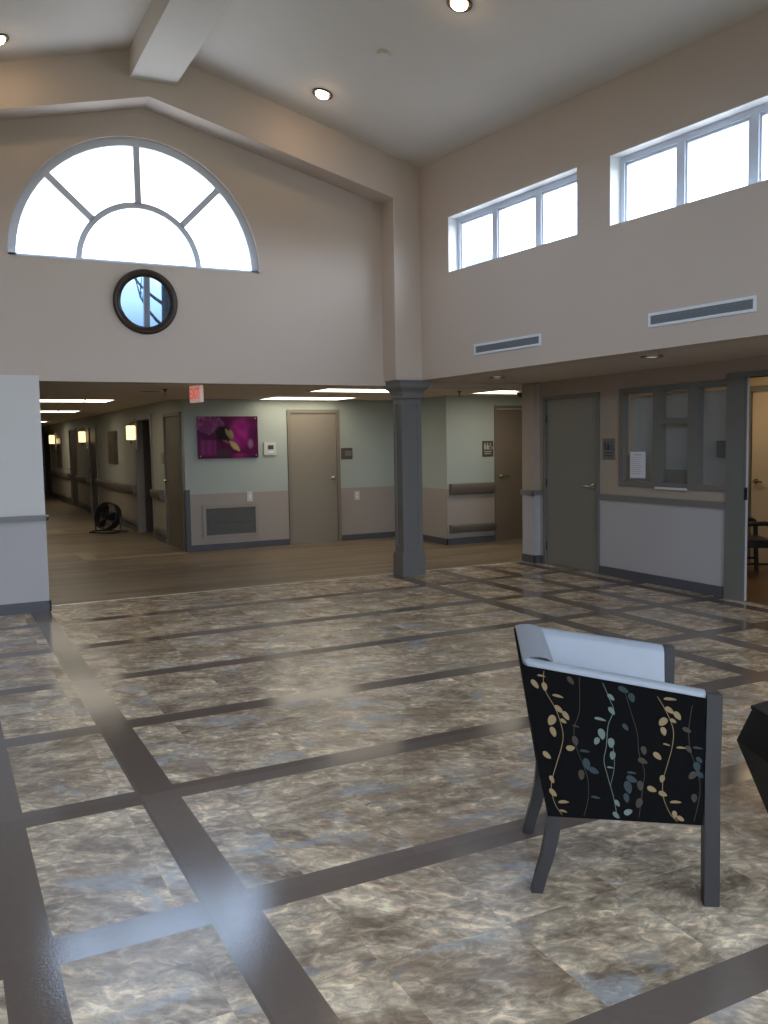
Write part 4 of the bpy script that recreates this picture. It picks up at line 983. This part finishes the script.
def lounge_chair():
    t = thing('lounge_chair', 'tub armchair with pale leather inside and black vine fabric outside', 'armchair', (1.825, 2.42, 0), rad(-32.4))
    FM = [M['fabric'], M['gold'], M['teal'], M['brownthread'], M['bluethread']]
    NFt, NRt, FRt, FFt = (0.545, -0.049), (-0.066, -0.006), (-0.060, 0.607), (0.545, 0.668)
    NFb, NRb, FRb, FFb = (0.540, -0.048), (0.025, -0.002), (0.025, 0.585), (0.540, 0.650)
    ztop = lambda x: 0.742 + (0.545 - x) / 0.611 * 0.099
    zb = 0.283
    V = lambda p, z: Vector((p[0], p[1], z))
    # inner lining and rolled rim: sweep a profile along the U
    def path(tp, bp):
        out = []
        for (pa, pb, pc) in (((tp[0], bp[0]), (tp[1], bp[1]), (tp[2], bp[2])), ((tp[1], bp[1]), (tp[2], bp[2]), (tp[3], bp[3]))): out.append((pa, pb, pc))
        pts = []
        def corner(A, B, C, r):
            res = []
            A, B, C = Vector(A), Vector(B), Vector(C)
            p = B + (A - B).normalized() * r; q = B + (C - B).normalized() * r
            for k in range(7):
                u = k / 6; res.append((p * (1 - u) + B * u) * (1 - u) + (B * (1 - u) + q * u) * u)
            return res
        c1t, c1b = corner(tp[0], tp[1], tp[2], 0.03), corner(bp[0], bp[1], bp[2], 0.03)
        c2t, c2b = corner(tp[1], tp[2], tp[3], 0.03), corner(bp[1], bp[2], bp[3], 0.03)
        L = [(Vector(tp[0]), Vector(bp[0]))]
        for u in (0.25, 0.5, 0.75): L.append((Vector(tp[0]).lerp(c1t[0], u), Vector(bp[0]).lerp(c1b[0], u)))
        L += list(zip(c1t, c1b))
        for u in (0.25, 0.5, 0.75): L.append((c1t[-1].lerp(c2t[0], u), c1b[-1].lerp(c2b[0], u)))
        L += list(zip(c2t, c2b))
        for u in (0.25, 0.5, 0.75): L.append((c2t[-1].lerp(Vector(tp[3]), u), c2b[-1].lerp(Vector(bp[3]), u)))
        L.append((Vector(tp[3]), Vector(bp[3])))
        return L
    PTH = path((NFt, NRt, FRt, FFt), (NFb, NRb, FRb, FFb))
    N = len(PTH); nr = []
    for i in range(N):
        a = PTH[max(i - 1, 0)][0]; b = PTH[min(i + 1, N - 1)][0]; d = (b - a).normalized()
        nr.append(Vector((d.y, -d.x)))
    # inward normal must point to the seat centre
    cen = Vector((0.25, 0.30))
    nr = [n if n.dot(cen - PTH[i][0]) > 0 else -n for i, n in enumerate(nr)]
    def sweep(prof, mb, closed=True):
        loops = []
        for i, (tp, bp) in enumerate(PTH):
            zt = ztop(tp.x); lp = []
            for off, dz in prof:
                z = zt + dz if dz > -0.2 else zb + (dz + 1.0)
                off_k = 1.0 + 1.1 * max(0.0, nr[i].x) if off > 0.01 else 1.0
                f = (z - zb) / (zt - zb); p = bp.lerp(tp, f) + nr[i] * off * off_k
                lp.append((p.x, p.y, z))
            loops.append(lp)
        mb.loft(loops)
    mb = MB(); sweep([(0.004, -0.014), (0.006, -0.004), (0.016, 0.003), (0.032, 0.003), (0.044, -0.004), (0.054, -0.022), (0.070, -1 + 0.17), (0.012, -1 + 0.17)], mb)
    mb.build('inner_lining', M['leather'], t, smooth=60)
    # fabric skins: near side, back, far side
    def skin(name, tA, tB, bA, bB, th, vines, flip):
        zA, zB = ztop(tA[0]) - 0.019, ztop(tB[0]) - 0.019
        A, B, C, D = V(tA, zA), V(tB, zB), V(bB, zb), V(bA, zb)
        n = (B - A).cross(D - A).normalized(); 
        if n.dot(Vector((0.25, 0.3, 0.5)) - A) < 0: n = -n
        mb = MB(); mb.hexa([D, C, C + n * th, D + n * th, A, B, B + n * th, A + n * th])
        if vines:
            s = 1 if (B - A).cross(D - A).dot(n) < 0 else -1
            vine_faces(mb, A, B, C, D, 0.0005 * s)
        return mb.build(name, FM, t, recalc=False)
    skin('near_side_panel', NRt, NFt, NRb, NFb, 0.012, True, False)
    skin('back_panel', FRt, NRt, FRb, NRb, 0.012, True, False)
    skin('far_side_panel', FRt, FFt, FRb, FFb, 0.012, True, False)
    # seat deck and cushion
    def quadsec(z, e):
        return [(0.53 + e, -0.02 - e, z), (0.53 + e, 0.62 + e, z), (0.05 - e, 0.56 + e, z), (0.05 - e, 0.03 - e, z)]
    MB().loft([quadsec(0.285, 0), quadsec(0.345, 0)]).build('seat_frame', M['fabric'], t)
    def cs(z, e): return [(0.565 - e, 0.03 + e, z), (0.565 - e, 0.59 - e, z), (0.06 + e, 0.535 - e, z), (0.06 + e, 0.06 + e, z)]
    MB().loft([cs(0.345, 0.01), cs(0.36, 0), cs(0.42, 0), cs(0.445, 0.02), cs(0.455, 0.06)]).bevel(0.008, 2, 20).build('seat', M['leather'], t, smooth=60)
    # front posts
    for nm, y0, y1, x0, x1 in (('leg', -0.054, -0.004, 0.546, 0.597), ('leg', 0.632, 0.686, 0.538, 0.598)):
        def ps(z, dx): return [(x0 + dx, y0, z), (x1 + dx, y0, z), (x1 + dx, y1, z), (x0 + dx, y1, z)]
        MB().loft([ps(0.0, 0.0), ps(0.2, -0.001), ps(0.45, -0.003), ps(0.62, 0.0), ps(0.70, 0.001), ps(0.738, 0.0)]).bevel(0.003, 2, 60).build(nm, M['legwood'], t)
    # rear sabre legs
    for cy in (0.022, 0.498):
        loops = []
        for z, xc, w in ((0.0, -0.013, 0.040), (0.06, 0.002, 0.042), (0.126, 0.022, 0.045), (0.20, 0.038, 0.049), (0.26, 0.046, 0.052), (0.30, 0.048, 0.053)):
            loops.append([(xc - w / 2, cy - 0.022, z), (xc + w / 2, cy - 0.022, z), (xc + w / 2, cy + 0.022, z), (xc - w / 2, cy + 0.022, z)])
        MB().loft(loops).bevel(0.003, 1, 60).build('leg', M['legwood'], t)
lounge_chair()

# faceted side table
t = thing('side_table', 'dark faceted wooden side table cut by the right edge', 'side table', (3.05, 2.117, 0), rad(127))
def hexr(r, z): return [(r * math.cos(rad(60 * k)), r * math.sin(rad(60 * k)), z) for k in range(6)]
MB().loft([hexr(0.24, 0), hexr(0.40, 0.38), hexr(0.345, 0.512)]).bevel(0.003, 1, 10).build('pedestal', M['tablewood'], t)
MB().loft([hexr(0.345, 0.512), hexr(0.350, 0.516), hexr(0.350, 0.527), hexr(0.344, 0.530)]).build('tabletop', M['tablewood'], t)

# office armchair
def office_chair():
    t = thing('office_armchair', 'black armchair standing in the office beyond the right doorway', 'chair', (8.26, 7.12, 0), rad(-32))
    tb = M['black']; w = 0.27
    for s in (-1, 1):
        MB().tube([(0.25, s * w, 0.0), (0.235, s * w, 0.30), (0.23, s * w, 0.53), (0.215, s * w, 0.59), (0.17, s * w, 0.61), (-0.05, s * w, 0.605), (-0.2, s * (w - 0.01), 0.60)], 0.026, 10).build('arm', tb, t, smooth=True)
        MB().tube([(-0.28, s * w, 0.0), (-0.2, s * w, 0.35), (-0.215, s * (w - 0.02), 0.60), (-0.25, s * (w - 0.03), 0.78)], 0.022, 10).build('leg', tb, t, smooth=True)
        MB().tube([(-0.25, s * w, 0.15), (0.24, s * w, 0.15)], 0.012, 8).build('stretcher', tb, t, smooth=True)
    MB().box(-0.22, 0.25, -w + 0.01, w - 0.01, 0.33, 0.42).bevel(0.025, 3).build('seat', M['black'], t, smooth=True)
    lo = []
    for k in range(20):
        a = 2 * PI * k / 20; lo.append((0.235 * math.cos(a), 0.19 * math.sin(a)))
    mk = lambda d: [(-0.235 - (z) * 0.12 + d, y, 0.66 + z) for y, z in lo]
    MB().loft([mk(-0.02), mk(0.025)]).bevel(0.012, 2, 40).build('backrest', M['black'], t, smooth=True)
office_chair()

# floor fan
def fan():
    t = thing('floor_fan', 'round black floor fan standing in the long hall', 'fan', (2.80, 16.86, 0), rad(-50))
    C = Vector((0, 0, 0.305)); tilt = Matrix.Translation(C) @ Matrix.Rotation(rad(74), 4, 'X')
    R = 0.26
    MB().lathe([(R - 0.006, -0.075), (R, -0.07), (R, 0.07), (R - 0.006, 0.075), (R - 0.012, 0.07), (R - 0.012, -0.07), (R - 0.006, -0.075)], 40, tilt, False, False).build('drum_ring', M['black'], t, smooth=True)
    for z in (0.075, -0.075):
        mb = MB()
        for r in (0.06, 0.09, 0.12, 0.15, 0.18, 0.21, 0.24):
            mb.tube([tilt @ Vector((r * math.cos(2 * PI * k / 36), r * math.sin(2 * PI * k / 36), z * (1.15 - 0.3 * (r / R) ** 2))) for k in range(36)], 0.0026, 5, True)
        for k in range(12):
            a = 2 * PI * k / 12
            mb.tube([tilt @ Vector((r * math.cos(a), r * math.sin(a), z * (1.15 - 0.3 * (r / R) ** 2))) for r in (0.04, 0.15, 0.255)], 0.003, 5)
        mb.lathe([(0.05, z * 1.1), (0.05, z * 1.25)], 20, tilt)
        mb.build('guard', M['black'], t, smooth=True)
    for k in range(3):
        a0 = 2 * PI * k / 3; loops = []
        for r, w in ((0.045, 0.5), (0.12, 0.5), (0.19, 0.42), (0.225, 0.28)):
            p = []
            for s, h in ((-1, -0.02), (1, 0.02), (1, 0.024), (-1, -0.016)):
                p.append(tilt @ Vector((r * math.cos(a0 + s * w), r * math.sin(a0 + s * w), h)))
            loops.append(p)
        MB().loft(loops).build('blade', M['blackmetal'], t)
    MB().lathe([(0.045, -0.03), (0.05, 0.0), (0.045, 0.035), (0.02, 0.045)], 20, tilt).lathe([(0.065, -0.11), (0.07, -0.06), (0.05, -0.03)], 20, tilt).build('motor', M['black'], t, smooth=True)
    mb = MB()
    mb.tube([(-0.275, 0, 0.305), (-0.29, 0.0, 0.2), (-0.29, 0.0, 0.03), (-0.27, 0.2, 0.018), (0, 0.22, 0.018), (0.27, 0.2, 0.018), (0.29, 0.0, 0.03), (0.29, 0, 0.2), (0.275, 0, 0.305)], 0.014, 8)
    mb.tube([(-0.29, 0.0, 0.03), (-0.27, -0.2, 0.018), (0, -0.22, 0.018), (0.27, -0.2, 0.018), (0.29, 0.0, 0.03)], 0.014, 8)
    mb.build('stand', M['black'], t, smooth=True)
fan()

# ------------------------------------------------------------------ outdoors (seen through windows and in the mirror)
struct(MB().box(-25, 30, -40, YFR - 0.3, -0.4, -0.2).build('ground', M['ground']), 'lawn outside the entrance', 'ground')
struct(MB().box(9.9, 40, YFR - 0.3, 50, -0.6, -0.4).build('ground_side', M['ground']), 'lawn to the right of the building', 'ground')
t = thing('neighbour_house', 'distant house with a slate roof glimpsed through the far clerestory window', 'house', (21.75, 32.6, -0.4))
MB().box(-3.6, 3.6, -3.6, 3.6, 0, 7.8).build('walls', M['out'], t)
MB().loft([[(-4.3, -4.3, 7.6), (4.3, -4.3, 7.6), (4.3, 4.3, 7.6), (-4.3, 4.3, 7.6)], [(-4.3, -4.3, 7.75), (4.3, -4.3, 7.75), (4.3, 4.3, 7.75), (-4.3, 4.3, 7.75)], [(-0.15, -0.15, 10.06), (0.15, -0.15, 10.06), (0.15, 0.15, 10.06), (-0.15, 0.15, 10.06)]]).build('roof', M['slate'], t)
def tree():
    t = thing('bare_tree', 'bare tree added outside the entrance for the round mirror to reflect', 'tree', (6.6, -9.0, -0.2))  # invented tree, gives the mirror branches to reflect
    MB().tube([(0, 0, 0), (0.05, 0, 2.0), (-0.05, 0.1, 4.2), (0.1, 0, 6.5), (0, 0.1, 8.5)], [0.24, 0.19, 0.15, 0.1, 0.04], 12).build('trunk', M['trunk'], t, smooth=True)
    mb = MB(); rnd = random.Random(3)
    for k in range(26):
        z = 2.2 + k * 0.23; a = k * 2.4; L = 2.6 - k * 0.06
        p = Vector((0.0, 0.05, z)); d = Vector((math.cos(a), math.sin(a), 0.45)).normalized(); pts = [p]
        for j in range(5):
            d = (d + Vector((rnd.uniform(-.25, .25), rnd.uniform(-.25, .25), rnd.uniform(-.05, .22)))).normalized(); pts.append(pts[-1] + d * L / 5)
        mb.tube(pts, [0.06, 0.048, 0.036, 0.026, 0.016, 0.008], 7)
        for j in (2, 3, 4):
            e = (d + Vector((rnd.uniform(-1, 1), rnd.uniform(-1, 1), rnd.uniform(0, .6)))).normalized()
            mb.tube([pts[j], pts[j] + e * 0.5, pts[j] + e * 0.9 + Vector((0, 0, .12))], [0.02, 0.013, 0.006], 6)
    mb.build('branches', M['trunk'], t, smooth=True)
tree()

# ------------------------------------------------------------------ daylight and lamps
w = bpy.data.worlds.new('overcast_sky'); scene.world = w; w.use_nodes = True
nt = w.node_tree; bg = nt.nodes['Background']
tc = nt.nodes.new('ShaderNodeTexCoord'); sp = nt.nodes.new('ShaderNodeSeparateXYZ'); nt.links.new(tc.outputs['Generated'], sp.inputs[0])
mr = nt.nodes.new('ShaderNodeMapRange'); mr.inputs['From Min'].default_value = -0.7; mr.inputs['From Max'].default_value = 0.45
nt.links.new(sp.outputs[1], mr.inputs[0])
cm = nt.nodes.new('ShaderNodeMix'); cm.data_type = 'RGBA'
cm.inputs[6].default_value = (10.0, 11.6, 13.8, 1); cm.inputs[7].default_value = (4.1, 5.4, 7.4, 1)
nt.links.new(mr.outputs[0], cm.inputs[0])
gz = nt.nodes.new('ShaderNodeMapRange'); gz.inputs['From Min'].default_value = -0.06; gz.inputs['From Max'].default_value = 0.02
nt.links.new(sp.outputs[2], gz.inputs[0])
gm = nt.nodes.new('ShaderNodeMix'); gm.data_type = 'RGBA'; gm.inputs[6].default_value = (0.35, 0.36, 0.33, 1)
nt.links.new(gz.outputs[0], gm.inputs[0]); nt.links.new(cm.outputs[2], gm.inputs[7])
nt.links.new(gm.outputs[2], bg.inputs[0]); bg.inputs[1].default_value = 1.0
w.cycles.sampling_method = 'MANUAL'; w.cycles.sample_map_resolution = 512

def portal(name, loc, rot, sx, sy):
    L = bpy.data.lights.new(name, 'AREA'); L.shape = 'RECTANGLE'; L.size = sx; L.size_y = sy; L.cycles.is_portal = True
    o = bpy.data.objects.new(name, L); COL.objects.link(o); o.location = loc; o.rotation_euler = rot
portal('daylight_gable', (WX, YG + 0.22, WZ + 0.62), (rad(-90), 0, 0), 2.6, 1.3)
for S in (S1, S2, S3, S4):
    portal('daylight_clerestory', PW((S[0] + S[1]) / 2, (S[2] + S[3]) / 2, 0.215), (rad(90), 0, math.atan2(WD.y, WD.x) + PI), S[1] - S[0], S[3] - S[2])
for x0, x1, z0, z1 in ((4.0, 5.66, 0.35, 4.15), (-1.5, 0.16, 0.35, 4.15), (0.9, 3.3, 2.65, 4.4), (1.1, 3.1, 0, 2.4)):
    portal('daylight_front', ((x0 + x1) / 2, YFR - 0.24, (z0 + z1) / 2), (rad(90), 0, 0), x1 - x0, z1 - z0)
for y0, y1 in ((-2.4, -0.4), (0.4, 2.4), (4.0, 6.0)):
    portal('daylight_left', (XL - 0.195, (y0 + y1) / 2, 3.6), (rad(90), 0, -PI / 2), y1 - y0, 0.6)
# office ceiling lamp
t = thing('office_ceiling_lamp', 'warm ceiling light panel inside the office', 'ceiling light', (8.15, 7.2, 2.46))
MB().box(-0.33, 0.33, -0.63, 0.63, -0.03, 0).build('frame', M['white'], t)
MB().box(-0.3, 0.3, -0.6, 0.6, -0.036, -0.03).build('diffuser', emit('office_lamp_glow', (1.0, 0.74, 0.45, 1), 5.0), t)

# ------------------------------------------------------------------ camera
cam = bpy.data.cameras.new('camera'); co = bpy.data.objects.new('camera', cam); COL.objects.link(co)
pitch, roll, yaw = rad(4.58), rad(-1.0), rad(26.94)
F = Vector((math.sin(yaw) * math.cos(pitch), math.cos(yaw) * math.cos(pitch), -math.sin(pitch)))
r0 = Vector((math.cos(yaw), -math.sin(yaw), 0)); u0 = r0.cross(F)
R_ = math.cos(roll) * r0 + math.sin(roll) * u0; U_ = math.cos(roll) * u0 - math.sin(roll) * r0
m4 = Matrix((R_, U_, -F)).transposed().to_4x4(); m4.translation = Vector((0, 0, 1.6))
co.matrix_world = m4
cam.sensor_fit = 'HORIZONTAL'; cam.sensor_width = 36; cam.lens = 878.6 * 36 / 768; cam.clip_start = 0.05; cam.clip_end = 200
scene.camera = co
scene.view_settings.view_transform = 'Standard'; scene.view_settings.look = 'None'
scene.view_settings.exposure = 0.2; scene.view_settings.gamma = 1.0; scene.view_settings.use_curve_mapping = False
cy = scene.cycles
cy.use_denoising = True; cy.denoiser = 'OPENIMAGEDENOISE'
cy.max_bounces = 8; cy.diffuse_bounces = 5; cy.glossy_bounces = 4; cy.transparent_max_bounces = 12
cy.sample_clamp_indirect = 6.0; cy.caustics_reflective = False; cy.caustics_refractive = False
